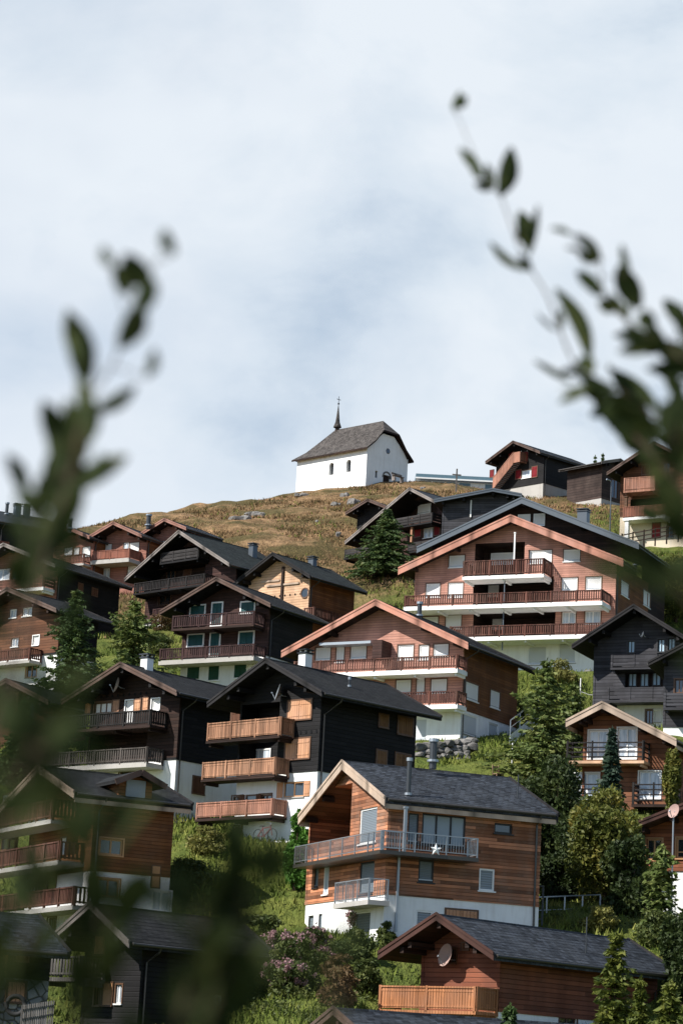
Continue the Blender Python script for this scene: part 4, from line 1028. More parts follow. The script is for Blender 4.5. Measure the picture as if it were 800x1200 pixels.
    # foliage
    def leaf(nm, c1, c2, scl=.8, rough=.6, trans=.25, c3=None):
        m = NT(nm); a = m.noise(m.co(), scl, 4, .7)
        col = m.ramp(a, [(.32, c1), (.52, c2), (.7, c3 or sc(c2, 1.35))])
        m.base(col, rough, .25 if 'willow' not in nm else .08)
        tr = m.new('ShaderNodeBsdfTranslucent'); m.l(col, tr.inputs[0]); mx = m.new('ShaderNodeMixShader', Fac=trans)
        m.l(m.b.outputs[0], mx.inputs[1]); m.l(tr.outputs[0], mx.inputs[2]); m.l(mx.outputs[0], m.out.inputs['Surface'])
    leaf('spruce_needles', (.028, .056, .020), (.062, .10, .028), 1.2, c3=(.12, .145, .04)); leaf('spruce_young', (.045, .07, .014), (.10, .12, .02), 1.4, c3=(.16, .16, .03)); leaf('spruce_blue', (.016, .036, .026), (.035, .06, .036), 1.3)
    leaf('larch_needles', (.055, .09, .022), (.12, .155, .04), .9, c3=(.19, .20, .06)); leaf('broad_leaves', (.04, .06, .012), (.11, .12, .022), .7, c3=(.22, .17, .03)); leaf('broad_dark', (.014, .026, .008), (.036, .055, .014), .8, c3=(.07,.085,.02))  # broad_dark: leaf colour darkened for trees standing in shadow
    leaf('shrub_green', (.032, .054, .015), (.08, .10, .024), 1.2, c3=(.15, .16, .045)); leaf('shrub_pale', (.11, .12, .03), (.20, .19, .05), 1.0, c3=(.26, .24, .07)); leaf('shrub_rust', (.09, .055, .025), (.14, .085, .035), 1.4, c3=(.08, .10, .03))
    leaf('blossom', (.26, .13, .145), (.36, .21, .22), 2.5, c3=(.46, .33, .32)); leaf('leaf_green2', (.05, .13, .02), (.09, .20, .03), 1.4)
    leaf('willow_leaf', (.012, .020, .007), (.030, .042, .014), 30, .75, .22, c3=(.07, .075, .024)); leaf('willow_back', (.05, .065, .045), (.085, .10, .075), 30, .6, .3)  # willow_leaf kept near black, shade on the shoots put into its colour
    # hillside: green lower down, dry straw near the crest
    m = NT('meadow'); co = m.co(); sep = m.new('ShaderNodeSeparateXYZ'); m.l(co, sep.inputs[0])
    a = m.noise(co, .10, 5, .65); b = m.noise(co, .55, 5, .7); c = m.noise(m.mapping(co, (1, .35, 1)), 3.2, 4, .7)
    green = m.mix(m.ramp(b, [(.3, 0.), (.7, 1.)]), (.055, .085, .018), (.165, .18, .042))
    dry = m.mix(m.ramp(b, [(.33, 0.), (.66, 1.)]), (.13, .08, .04), (.37, .235, .125))
    olive = m.mix(b, (.065, .056, .022), (.145, .11, .048))
    dry = m.mix(m.ramp(m.noise(co, .16, 5, .65), [(.42, 0.), (.56, 1.)]), dry, olive)
    hgt = m.math('ADD', m.math('MULTIPLY', m.math('SUBTRACT', sep.outputs[1], 206), .035), m.math('MULTIPLY', m.math('SUBTRACT', a, .5), 2.4))
    left = m.math('MULTIPLY', m.math('SUBTRACT', 12, sep.outputs[0]), .06)
    f = m.math('ADD', hgt, m.math('MINIMUM', left, .6)); f = m.math('MINIMUM', m.math('MAXIMUM', f, 0), 1)
    col = m.mix(f, green, dry); col = m.mix(m.ramp(c, [(.35, .0), (.65, .55)]), col, m.mix(1.0, col, (.5, .5, .45), 'MULTIPLY'))
    m.base(col, .95, .1); m.bump(m.math('ADD', c, m.math('MULTIPLY', b, 2)), .8, .35)
    # grass blades share the same recipe with world height
    m = NT('grass_dry'); m.base(m.ramp(m.noise(m.co(), .25, 4, .7), [(.36, (.06, .048, .02)), (.5, (.19, .12, .06)), (.68, (.40, .255, .14))]), .9, .1)
    m = NT('grass_green'); m.base(m.ramp(m.noise(m.co(), .5, 4, .7), [(.3, (.048, .078, .015)), (.5, (.12, .15, .028)), (.7, (.24, .23, .065))]), .9, .1)
    m = NT('path_gravel'); m.base(m.mix(m.noise(m.co(), 6, 4, .7), (.24, .22, .19), (.4, .37, .33)), .95, .1)
setup_materials()

# ---------------------------------------------------------------- terrain
_P = np.array(GROUND_PTS); _n = len(_P); _S = 100.0; _X = _P[:, :2] / _S
_d = np.hypot(_X[:, None, 0] - _X[None, :, 0], _X[:, None, 1] - _X[None, :, 1])
_A = np.zeros((_n + 3, _n + 3)); _A[:_n, :_n] = _d + np.eye(_n) * -.02; _A[:_n, _n] = 1; _A[:_n, _n + 1:] = _X; _A[_n, :_n] = 1; _A[_n + 1:, :_n] = _X.T
_c = np.linalg.solve(_A, np.r_[_P[:, 2], 0, 0, 0])
def tz(x, y):
    x = np.asarray(x, float) / _S; y = np.asarray(y, float) / _S
    d = np.hypot(x[..., None] - _X[:, 0], y[..., None] - _X[:, 1])
    return d @ _c[:_n] + _c[_n] + _c[_n + 1] * x + _c[_n + 2] * y
def build_terrain():
    ys = np.concatenate([np.arange(-40, 60, 10), np.arange(60, 345, .8), np.arange(345, 700, 12), np.arange(700, 2600, 100)])
    xs = np.concatenate([np.arange(-900, -100, 50), np.arange(-100, -46, 3), np.arange(-46, 46, .8), np.arange(46, 100, 3), np.arange(100, 900, 50)])
    X, Y = np.meshgrid(xs, ys)
    Xc = np.clip(X, -115, 115); Yc = np.clip(Y, -20, 400)
    Z = tz(Xc, Yc)
    far = np.clip((Y - 400) / 300, 0, 1); Z = Z * (1 - far) + far * -20
    r = np.random.default_rng(3)
    k = np.clip((Y - 85) / 60, 0, 1) * np.clip((340 - Y) / 40, 0, 1)
    g = np.zeros_like(Z)
    for wl, amp in ((13, .22), (6.1, .13), (2.9, .08)):
        for _ in range(5):
            th = r.uniform(0, 6.28); ph = r.uniform(0, 6.28)
            g += amp / 2 * np.sin((X * np.cos(th) + Y * np.sin(th)) * 2 * np.pi / wl + ph)
    Z = Z + g * k * (np.abs(X) < 100)
    nx = len(xs); V = np.stack([X.ravel(), Y.ravel(), Z.ravel()], 1)
    i = np.arange(len(ys) - 1)[:, None] * nx + np.arange(nx - 1)[None, :]
    Fc = np.stack([i, i + 1, i + nx + 1, i + nx], -1).reshape(-1, 4)
    me = bpy.data.meshes.new('hillside'); me.from_pydata(V.tolist(), [], Fc.tolist()); me.materials.append(M['meadow'])
    me.polygons.foreach_set('use_smooth', [True] * len(me.polygons))
    o = bpy.data.objects.new('hillside', me); COL.objects.link(o); o['kind'] = 'structure'
    return o
build_terrain()

# ---------------------------------------------------------------- houses
def clip_poly(poly, a, b, c):
    """keep a*u+b*z<=c"""
    out = []
    for i in range(len(poly)):
        p = poly[i]; q = poly[(i + 1) % len(poly)]
        dp = a * p[0] + b * p[1] - c; dq = a * q[0] + b * q[1] - c
        if dp <= 1e-9: out.append(p)
        if (dp < -1e-9 and dq > 1e-9) or (dp > 1e-9 and dq < -1e-9):
            t = dp / (dp - dq); out.append((p[0] + (q[0] - p[0]) * t, p[1] + (q[1] - p[1]) * t))
    return out
def panel(mb, mp, half, holes, z0, z1, u0, u1, rev_mi=0):
    """wall panel: mp(u,z,d) maps to 3D with d = depth inwards; half-planes clip; holes (u0,z0,u1,z1,depth,back_mi)"""
    us = sorted({u0, u1, *[h[0] for h in holes], *[h[2] for h in holes]}); zs = sorted({z0, z1, *[h[1] for h in holes], *[h[3] for h in holes]})
    us = [u for u in us if u0 <= u <= u1]; zs = [z for z in zs if z0 <= z <= z1]
    for a, b in zip(us, us[1:]):
        for c, d in zip(zs, zs[1:]):
            um, zm = (a + b) / 2, (c + d) / 2
            if any(h[0] < um < h[2] and h[1] < zm < h[3] for h in holes): continue
            poly = [(a, c), (b, c), (b, d), (a, d)]
            for hp in half: poly = clip_poly(poly, *hp) if len(poly) > 2 else []
            if len(poly) > 2: mb.face([mp(u, z, 0) for u, z in poly])
    for h in holes:
        a, c, b, d = max(h[0], u0), max(h[1], z0), min(h[2], u1), min(h[3], z1)
        if b - a < .02 or d - c < .02: continue
        dp = h[4]; poly = [(a, c), (b, c), (b, d), (a, d)]
        for hp in half: poly = clip_poly(poly, *hp) if len(poly) > 2 else []
        if len(poly) < 3: continue
        for p, q in zip(poly, poly[1:] + poly[:1]):
            if any(abs(hp[0] * p[0] + hp[1] * p[1] - hp[2]) < 1e-4 and abs(hp[0] * q[0] + hp[1] * q[1] - hp[2]) < 1e-4 for hp in half): continue
            mb.face([mp(*p, 0), mp(*p, dp), mp(*q, dp), mp(*q, 0)], rev_mi if h[5] is None else h[5])
        if h[5] is not None: mb.face([mp(u, z, dp) for u, z in poly], h[5])

class Plane:
    """a wall plane of a house: maps (u, z, outwards) to local space"""
    def __init__(s, h, code):
        s.k = code[0]; off = float(code[1:]) if code[1:] else 0
        xr = h['wr'] - h['ovs']; xl = h['w'] - h['ovs']
        s.base = {'F': h['ovf'] + off, 'R': xr - off, 'L': -xl + off}[s.k]
    def p(s, u, z, o):
        if s.k == 'F': return (u, s.base - o, z)
        if s.k == 'R': return (s.base + o, u, z)
        return (s.base - o, u, z)
    def box(s, mb, u0, u1, z0, z1, o0, o1, mi=0):
        a = s.p(u0, z0, o0); b = s.p(u1, z1, o1)
        mb.box(min(a[0], b[0]), max(a[0], b[0]), min(a[1], b[1]), max(a[1], b[1]), min(a[2], b[2]), max(a[2], b[2]), mi)

# style -> (frame material, fill, fill material, leaves, recess, shutters at the sides)
WIN = {
 'blind': ('frame_white', 'roller_blind', 'blind', 1, .05, None), 'blindwhite': ('frame_white', 'roller_blind', 'blind_base', 1, .06, None), 'blindbase': ('frame_white', 'roller_blind', 'blind_base', 1, .05, None),
 'greyblind': ('frame_dark', 'roller_blind', 'blind_grey', 1, .06, None), 'louver': ('frame_white', 'louvre', 'louver', 1, .06, None), 'garage': ('frame_white', 'roller_door', 'garage', 1, .12, None),
 'bigdoor': ('frame_white', 'roller_blind', 'blind_grey', 1, .08, None), 'widedoor': ('frame_dark', 'roller_blind', 'panel_blue', 3, .06, None),
 'slim': ('frame_dark', 'roller_blind', 'blind_grey', 1, .06, None), 'slimlight': ('frame_white', 'pane', 'pane_bright', 1, .05, None), 'darkslot': ('frame_dark', 'pane', 'glass', 1, .1, None),
 'dark': ('frame_brown', 'pane', 'glass', 2, .1, None), 'darkwood': ('frame_brown', 'pane', 'glass', 2, .1, None), 'darkdoor': ('frame_brown', 'door_leaf', 'wood_dark', 1, .12, None),
 'woodglass': ('frame_honey', 'pane', 'glass', 2, .09, None), 'woodframe': ('frame_honey', 'pane', 'glass', 2, .08, None), 'whiteglass': ('frame_white', 'pane', 'pane_bright', 2, .07, None),
 'glassdoor': ('frame_white', 'pane', 'pane_bright', 2, .08, None), 'curtain': ('frame_white', 'curtain', 'curtain', 1, .08, None), 'curtain3': ('frame_brown', 'curtain', 'curtain', 3, .07, None),
 'bluecurtain': ('frame_dark', 'curtain', 'curtain_blue', 2, .1, None), 'openwood': ('frame_white', 'pane', 'glass', 2, .08, 'shutter_brown'), 'openorange': ('frame_honey', 'pane', 'glass', 2, .08, 'shutter_wood'), 'openbrown': ('frame_brown', 'pane', 'glass', 1, .08, 'shutter_brown'),
}
CLOSED = {'woodclosed': ('shutter_wood', 'frame_brown', 2), 'woodclosed_s': ('shutter_shade', 'frame_brown', 2), 'woodbrown': ('shutter_brown', 'frame_brown', 2), 'wooddark': ('shutter_brown', 'frame_brown', 1), 'woodlight': ('frame_honey', 'frame_brown', 1),
 'green': ('green_shutter', 'frame_white', 2), 'greenplain': ('green_shutter2', 'frame_white', 2), 'shutred': ('shutter_red', 'frame_brown', 1), 'shut1': ('shutter_wood', 'frame_brown', 1), 'darkred': ('shutter_red', 'frame_brown', 2)}

def window(root, h, pl, u, z, w, ht, style):
    w = max(w, .25); ht = max(ht, .25)
    u0, u1, z0, z1 = u - w / 2, u + w / 2, z - ht / 2, z + ht / 2
    is_door = ht > 1.75 and ht > w * 1.2
    nm = 'door' if is_door else 'window'
    if style == 'darkround':
        mb = MB(); c = [(u + .33 * math.cos(a * math.pi / 10), z + .33 * math.sin(a * math.pi / 10)) for a in range(20)]
        n = len(c)
        for i in range(n):
            a, b = c[i], c[(i + 1) % n]; k = 1.28
            ao = (u + (a[0] - u) * k, z + (a[1] - z) * k); bo = (u + (b[0] - u) * k, z + (b[1] - z) * k)
            mb.face([pl.p(*a, .06), pl.p(*b, .06), pl.p(*bo, .06), pl.p(*ao, .06)]); mb.face([pl.p(*ao, .06), pl.p(*bo, .06), pl.p(*bo, 0), pl.p(*ao, 0)]); mb.face([pl.p(*a, .06), pl.p(*b, .06), pl.p(*b, .02), pl.p(*a, .02)])
        o = recalc(mb.build('window', M['frame_brown'], root)); g = MB(); g.face([pl.p(*a, .025) for a in c]); g.build('pane', M['glass'], o); return
    fw = min(.075, w * .12)
    mb = MB()
    if style in CLOSED:
        sm, fm, leaves = CLOSED[style]
        fo = .05
        if style in ('green', 'greenplain'): fw = .10; fo = .055
        pl.box(mb, u0 - fw, u1 + fw, z1, z1 + fw, -.04, fo); pl.box(mb, u0 - fw, u1 + fw, z0 - fw, z0, -.04, fo + .03)
        pl.box(mb, u0 - fw, u0, z0, z1, -.04, fo); pl.box(mb, u1, u1 + fw, z0, z1, -.04, fo)
        fr = mb.build(nm, M[fm], root)
        lw = (u1 - u0) / leaves
        for i in range(leaves):
            s = MB(); a = u0 + i * lw + .008; b = a + lw - .016
            pl.box(s, a, b, z0 + .008, z1 - .008, .0, .042)
            if not style.startswith('green'):
                pl.box(s, a + .03, b - .03, z0 + ht * .16, z0 + ht * .16 + .07, .042, .06); pl.box(s, a + .03, b - .03, z1 - ht * .16 - .07, z1 - ht * .16, .042, .06)
            else:
                pl.box(s, a, a + .06, z0 + .008, z1 - .008, .042, .056); pl.box(s, b - .06, b, z0 + .008, z1 - .008, .042, .056)
            s.build('shutter', M[sm], fr)
        return
    fm, fill, fmat, leaves, rec, shut = WIN[style]
    # frame sits in the reveal, fill behind it
    d0, d1 = -rec - .05, -rec + .03
    if pl.k == 'F' and abs(pl.base - h['ovf']) > .05: d0, d1 = .0, .07      # set on a loggia's back wall
    pl.box(mb, u0, u1, z1 - fw, z1, d0, d1); pl.box(mb, u0, u1, z0, z0 + fw, d0, d1)
    pl.box(mb, u0, u0 + fw, z0 + fw, z1 - fw, d0, d1); pl.box(mb, u1 - fw, u1, z0 + fw, z1 - fw, d0, d1)
    for i in range(1, leaves):
        c = u0 + (u1 - u0) * i / leaves; pl.box(mb, c - fw * .5, c + fw * .5, z0 + fw, z1 - fw, d0, d1)
    if style in ('woodframe', 'glassdoor'): pl.box(mb, u0 + fw, u1 - fw, z0 + ht * .28, z0 + ht * .28 + .06, d0, d1 - .004)
    fr = mb.build(nm, M[fm], root)
    if not is_door and style not in ('garage',) and d0 < 0:
        s = MB(); pl.box(s, u0 - .06, u1 + .06, z0 - .06, z0 - .003, -rec, .07); s.build('sill', M['concrete' if h.get('zb') is not None and z < h['zb'] else fm], fr)
    if d0 < 0 and not shut and style not in ('garage', 'blindwhite', 'greyblind', 'louver', 'widedoor', 'darkslot', 'bigdoor', 'slim', 'slimlight'):
        s = MB(); c = .07
        pl.box(s, u0 - c, u1 + c, z1 + .003, z1 + c, -.02, .03); pl.box(s, u0 - c, u0 - .003, z0, z1, -.02, .03); pl.box(s, u1 + .003, u1 + c, z0, z1, -.02, .03)
        s.build('trim', M[fm if fm != 'frame_white' or style in ('glassdoor', 'curtain') else ('frame_white' if h.get('zb') is not None and z < h['zb'] else 'frame_brown')], fr)
    f = MB(); pl.box(f, u0 + fw * .6, u1 - fw * .6, z0 + fw * .6, z1 - fw * .6, d0 + .004, d1 - .035); f.build(fill, M[fmat], fr)
    if fill == 'roller_blind':
        s = MB(); pl.box(s, u0 + fw * .5, u1 - fw * .5, z0 + fw, z0 + fw + .05, d1 - .03, d1 + .006); s.build('bottom_rail', M['steel'], fr)
    if shut:
        sw = min(.42, w * .42)
        for a in (u0 - sw - .02, u1 + .02):
            s = MB(); pl.box(s, a, a + sw, z0, z1, .003, .045); pl.box(s, a + .03, a + sw - .03, z0 + .12, z0 + .19, .045, .06); pl.box(s, a + .03, a + sw - .03, z1 - .19, z1 - .12, .045, .06); s.build('shutter', M[shut], fr)

def railing(mb, pts, zt, hr, style):
    """rail along a polyline of plan points, top at zt"""
    zb = zt - hr
    for i, ((ax, ay), (bx, by)) in enumerate(zip(pts, pts[1:])):
        a = Vector((ax, ay, 0)); b = Vector((bx, by, 0)); L = (b - a).length
        if L < .05: continue
        d = (b - a) / L
        def P(t, z): q = a + d * t; return (q.x, q.y, z)
        if style in ('board', 'slat'):
            mb.bar(P(0, zt - .03), P(L, zt - .03), .11, .06)
            mb.bar(P(0, zb + .09), P(L, zb + .09), .07, .07)
            if style == 'board': mb.bar(P(0, zt - .17), P(L, zt - .17), .06, .06)
            step, bw = (.125, .112) if style == 'board' else (.17, .10)
            n = max(2, int(L / step)); step = L / n
            for k in range(n):
                t = step * (k + .5); lo = zb + (.0 if style == 'board' else .02)
                mb.bar(P(t, lo), P(t, zt - .062), .028, bw, up=(d.x, d.y, 0))
            m = max(1, round(L / 1.9))
            for k in range(m + 1):
                t = min(max(L * k / m, .05), L - .05); mb.bar(P(t, zb - .12), P(t, zt + .02), .10, .10)
        elif style == 'plank':
            n = max(3, int(hr / .2)); 
            for k in range(n):
                z = zb + hr * (k + .5) / n; mb.bar(P(0, z), P(L, z), .03, hr / n - .035)
            m = max(1, round(L / 1.6))
            for k in range(m + 1):
                t = min(max(L * k / m, .05), L - .05); mb.bar(P(t, zb - .1), P(t, zt - .005), .09, .09)
        elif style == 'bars':
            for k in range(4):
                z = zb + hr * (k + .6) / 4; mb.bar(P(0, z), P(L, z), .05, .07)
            m = max(1, round(L / 1.3))
            for k in range(m + 1):
                t = min(max(L * k / m, .05), L - .05); mb.bar(P(t, zb - .05), P(t, zt + .004), .08, .08)
        else:
            mb.bar(P(0, zt - .02), P(L, zt - .02), .05, .04); mb.bar(P(0, zb + .06), P(L, zb + .06), .03, .03)
            n = max(3, int(L / .12))
            for k in range(n + 1): mb.bar(P(L * k / n, zb + .06), P(L * k / n, zt - .03), .016, .016)
            m = max(1, round(L / 1.4))
            for k in range(m + 1): mb.bar(P(min(max(L * k / m, .03), L - .03), zb - .15), P(min(max(L * k / m, .03), L - .03), zt), .045, .045)

def balcony(root, h, plane, a, b, zt, hr, dep, rs, rm, sm, st=.15):
    a, b = min(a, b), max(a, b); hr = min(max(hr, .75), 1.35)
    pl = Plane(h, plane); zb = zt - hr; mb = MB()
    gap = .06
    pl.box(mb, a - .04, b + .04, zb - gap - st, zb - gap, .0, dep + .05)
    n = max(2, round((b - a) / 2.2))
    if sm.startswith('wood') or sm == 'plaster':
        for i in range(n):
            t = a + .15 + (b - a - .3) * i / max(1, n - 1)
            pl.box(mb, t - .07, t + .07, zb - gap - st - .16, zb - gap - st - .003, .0, dep * .92)
    o = mb.build('balcony', M[sm], root)
    r = MB(); f = lambda u, d: pl.p(u, 0, d)[:2]
    railing(r, [f(a, .05), f(a, dep), f(b, dep), f(b, .05)], zt, hr, rs)
    r.build('railing', M[rm], o)

def dish(root, x, y, z, rad, mat='dish', toward=(-.62, -.72, .32)):
    n = Matrix.Rotation(-root.rotation_euler.z, 3, 'Z') @ Vector(toward).normalized(); u = n.cross(Vector((0, 0, 1))).normalized(); v = u.cross(n); c = Vector((x, y, z))
    mb = MB(); rings = []
    for k in range(5):
        rr = rad * k / 4; dz = .28 * (rr ** 2) / rad
        rings.append([c + n * (dz - .12) + (u * math.cos(t * math.pi / 8) + v * math.sin(t * math.pi / 8)) * rr for t in range(16)])
    for off in (0, -.025):
        for A, B in zip(rings, rings[1:]):
            for i in range(16): mb.face([A[i] + n * off, A[(i + 1) % 16] + n * off, B[(i + 1) % 16] + n * off, B[i] + n * off])
    o = mb.build('satellite_dish', M[mat], root, smooth=True)
    ar = MB(); ar.tube([c - v * rad * .9, c + n * rad * .55 - v * rad * .3], .018, 6); ar.bar(c + n * rad * .5 - v * rad * .3, c + n * rad * .68 - v * rad * .27, .07, .07); ar.tube([c - n * .1, c - n * .3 - v * .1, c - n * .3 - v * .1 + Vector((0, .35, 0))], .03, 6)
    ar.build('feed_arm', M['steel'], o)

def gable_roof(root, h, H, w, wr, y0, y1, tp, rt, barge, roofm, bargem, soffit, gut=True, dx=0):
    mb = MB(); nx = 1
    def slab(sgn, ww):
        a = (dx, y0, H); b = (dx + sgn * ww, y0, H - ww * tp); off = rt
        top = [(dx, y0, H), (dx + sgn * ww, y0, H - ww * tp), (dx + sgn * ww, y1, H - ww * tp), (dx, y1, H)]
        bot = [(p[0], p[1], p[2] - off) for p in top]
        # overlapping courses: thin ledges run along the ridge so the slope is not one flat sheet
        n = max(4, int(ww / math.cos(math.atan(tp)) / 0.27))
        for k in range(n):
            t0, t1 = k / n, (k + 1) / n
            x0, x1 = dx + sgn * ww * t0, dx + sgn * ww * t1; z0, z1 = H - ww * tp * t0, H - ww * tp * t1
            lift = .009
            q = [(x0, y0, z0), (x1, y0, z1 + lift), (x1, y1, z1 + lift), (x0, y1, z0)]
            mb.face(q if sgn > 0 else q[::-1], 0)
            e = [(x1, y0, z1 + lift), (x1, y0, z1), (x1, y1, z1), (x1, y1, z1 + lift)]; mb.face(e if sgn > 0 else e[::-1], 0)
        mb.face(bot[::-1] if sgn > 0 else bot, 1)
        mb.face([top[1], bot[1], bot[2], top[2]] if sgn > 0 else [top[2], bot[2], bot[1], top[1]], 0)
        for (i, j) in ((0, 1), (3, 2)): mb.face([top[i], bot[i], bot[j], top[j]], 1)
    slab(1, wr); slab(-1, w)
    # ridge cap
    mb.hexa([(dx - .16, y0, H - .16 * tp + .005), (dx + .16, y0, H - .16 * tp + .005), (dx + .16, y1, H - .16 * tp + .005), (dx - .16, y1, H - .16 * tp + .005), (dx - .12, y0, H - .12 * tp + .07), (dx + .12, y0, H - .12 * tp + .07), (dx + .12, y1, H - .12 * tp + .07), (dx - .12, y1, H - .12 * tp + .07)], 0)
    ro = mb.build('roof', [M[roofm], M[soffit]], root)
    for sgn, ww in ((1, wr), (-1, w)):
        for yy, dy in ((y0, -.05), (y1, .05)):
            b = MB(); e = .02
            ya, yb = (yy - .055, yy - .003) if dy < 0 else (yy + .003, yy + .055)
            for (top_off, bh, yo) in ((.05, barge, 0), (.075, .12, -.035 if dy < 0 else .035)):
                zz = lambda x: H - abs(x) * tp + top_off
                x0, x1 = 0.0 if sgn > 0 else -.0, ww + e
                A = lambda x, z, y: (dx + sgn * x, y + yo, z)
                b.hexa([A(x0, zz(x0) - bh, ya), A(x1, zz(x1) - bh, ya), A(x1, zz(x1) - bh, yb), A(x0, zz(x0) - bh, yb), A(x0, zz(x0), ya), A(x1, zz(x1), ya), A(x1, zz(x1), yb), A(x0, zz(x0), yb)])
            recalc(b.build('barge_board', M[bargem if dy < 0 else 'barge_dark'], ro))
    if gut:
        for sgn, ww in ((1, wr), (-1, w)):
            g = MB(); g.tube([(dx + sgn * (ww + .05), y0 + .1, H - ww * tp - .08), (dx + sgn * (ww + .05), y1 - .1, H - ww * tp - .08)], .065, 8); g.build('gutter', M['gutter'], ro)
    if bargem == 'barge_pale':
        for sgn, ww in ((1, wr), (-1, w)):
            g = MB(); zz = H - ww * tp; g.box(dx + min(sgn * (ww - .06), sgn * (ww - .02)), dx + max(sgn * (ww - .06), sgn * (ww - .02)), y0 + .02, y1 - .02, zz - rt - .2, zz - rt + .02); g.build('fascia_board', M[bargem], ro)
    # purlin heads carry the overhang
    ps = [0, wr * .5, -w * .5, wr - h['ovs'] - .12, -(w - h['ovs'] - .12)]
    for x in ps:
        z = H - abs(x) * tp - rt - .14
        p = MB(); p.box(dx + x - .09, dx + x + .09, y0 + .12, y0 + h['ovf'] + .3, z - .13, z + .1); p.build('purlin', M['wood_dark' if soffit != 'wood_black' else 'wood_black'], ro)
    return ro

def build_house(h):
    m = h['mats']; root = empty(h['name'], h['loc'], h['yaw']); tag(root, h['label'], h['cat'])
    H, w, wr, tp, L, rt = h['H'], h['w'], h['wr'], h['tp'], h['L'], h['rt']
    xr, xl, y0, y1 = wr - h['ovs'], w - h['ovs'], h['ovf'], L - h['ovb']
    low = -3.2
    zb = h.get('zb'); zb = low if zb is None or zb < 0 else min(zb, H - 2)
    if zb < low + .05: zb = low
    # collect the holes
    holes = {'F': [], 'R': [], 'L': []}
    for d in h['det']:
        if d[0] == 'W' and d[6] not in CLOSED and d[6] != 'darkround' and len(d[1]) == 1:
            _, pc, u, z, ww, ht, st = d[:7]; ww = max(ww, .25); ht = max(ht, .25)
            holes[pc].append((u - ww / 2, z - ht / 2, u + ww / 2, z + ht / 2, WIN[st][4] + .06, None))
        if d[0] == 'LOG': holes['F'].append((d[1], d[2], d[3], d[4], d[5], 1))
    def half(side):
        zt = rt
        return [(tp, 1, H - rt), (-tp, 1, H - rt)]
    side_m = m.get('side', m['wall'])
    for (nm, mat, lo, hi) in (('base_wall', m['base'], low, zb), ('timber_wall', m['wall'], zb, H)):
        if hi - lo < .1: continue
        if lo == low and nm == 'base_wall' and zb == low: continue
        F = MB(); panel(F, lambda u, z, d: (u, y0 + d, z), half('F'), [q for q in holes['F'] if q[3] > lo and q[1] < hi], lo, hi, -xl, xr)
        panel(F, lambda u, z, d: (u, y1 - d, z), half('F'), [], lo, hi, -xl, xr)
        split = nm == 'timber_wall' and side_m != m['wall']
        S = MB() if split else F; S2 = MB() if split else F
        zr = min(hi, H - xr * tp - rt); zl = min(hi, H - xl * tp - rt)
        if zr > lo: panel(S, lambda u, z, d: (xr - d, u, z), [], [q for q in holes['R'] if q[3] > lo and q[1] < hi], lo, zr, y0, y1)
        if zl > lo: panel(S2, lambda u, z, d: (-xl + d, u, z), [], [q for q in holes['L'] if q[3] > lo and q[1] < hi], lo, zl, y0, y1)
        F.build(nm, [M[mat], M['larch' if mat == 'larch' else 'wood_black' if m['wall'] == 'wood_black' else 'wood_dark']], root)  # dark wood on loggia backs and reveals stands for their deep shade
        if split: S.build('side_wall', M[side_m], root); S2.build('side_wall', M[side_m], root)
    # corner boards
    if m['wall'].startswith(('wood', 'larch')):
        zr = H - xr * tp - rt; zl = H - xl * tp - rt; t = max(zb, low) + .02
        for x, zt in ((xr, zr), (-xl, zl)):
            c = MB(); s = 1 if x > 0 else -1
            c.box(x - .10 * (s > 0) , x + .10 * (s < 0), y0 - .03, y0 - .002, t, zt - .01); c.box(min(x, x + s * .03) + (.002 if s > 0 else 0), max(x, x + s * .03) - (.002 if s < 0 else 0), y0 - .03, y0 + .1, t, zt - .01)
            c.build('corner_board', M[m['wall']], root)
        if zb > low + .1:
            c = MB(); c.box(-xl - .04, xr + .04, y0 - .045, y0 - .004, zb - .02, zb + .1); c.box(xr + .004, xr + .045, y0 - .045, y1, zb - .02, zb + .1); c.build('sill_beam', M[side_m], root)
    ro = gable_roof(root, h, H, w, wr, 0.0, L if not h.get('upper') else 3.0, tp, rt, h['barge'], m['roof'], m['barge'], m['soffit'])
    if L > 4.5:
        ze = H - wr * tp - .1; dp = MB(); yy = y1 - .25 if h['key'] in ('larch', 'lowbrown') else y0 + .2
        dp.tube([(wr + .05, yy, ze), (wr - .05, yy, ze - .2), (xr + .08, yy, ze - .2 - h['ovs'] * .45), (xr + .08, yy, -1.5)], .045, 6); dp.build('downpipe', M['gutter'], root)
    roofz = lambda x: H - abs(x) * tp
    if h.get('upper'):
        # the metal roof of the main block rises behind the pink gable and oversails it to the right
        H2, dx2, w2, y2 = H + 2.0, -.25, 8.2, 2.9
        u = MB(); panel(u, lambda a, z, d: (a, y2 + 1.2 + d, z), [(tp, 1, H2 - rt + tp * dx2), (-tp, 1, H2 - rt - tp * dx2)], [], H - (w2 + 1) * tp, H2, dx2 - w2 + .8, dx2 + w2 - .8)
        panel(u, lambda a, z, d: (dx2 + w2 - .8 - d, a, z), [], [], -3, H2 - (w2 - .8) * tp - rt, y1 + .2, 15.2); panel(u, lambda a, z, d: (dx2 - w2 + .8 + d, a, z), [], [], -3, H2 - (w2 - .8) * tp - rt, y1 + .2, 15.2)
        uo = u.build('upper_wall', M['wood_dark'], root)
        ru = gable_roof(root, dict(h, ovf=1.2), H2, w2, w2 + .9, y2, 16.0, tp, rt, .48, 'metal_grey', 'metal_light', m['soffit'], dx=dx2)
        roof_u = ru
        pl = Plane(dict(h, ovf=y2 + 1.2), 'F'); hh = dict(h, ovf=y2 + 1.2)
        window(root, dict(hh, ovf=-9), pl, dx2 - .2, H + .55, 1.0, .95, 'blind'); window(root, dict(hh, ovf=-9), pl, dx2 + 1.0, H + .55, .9, .95, 'blind')
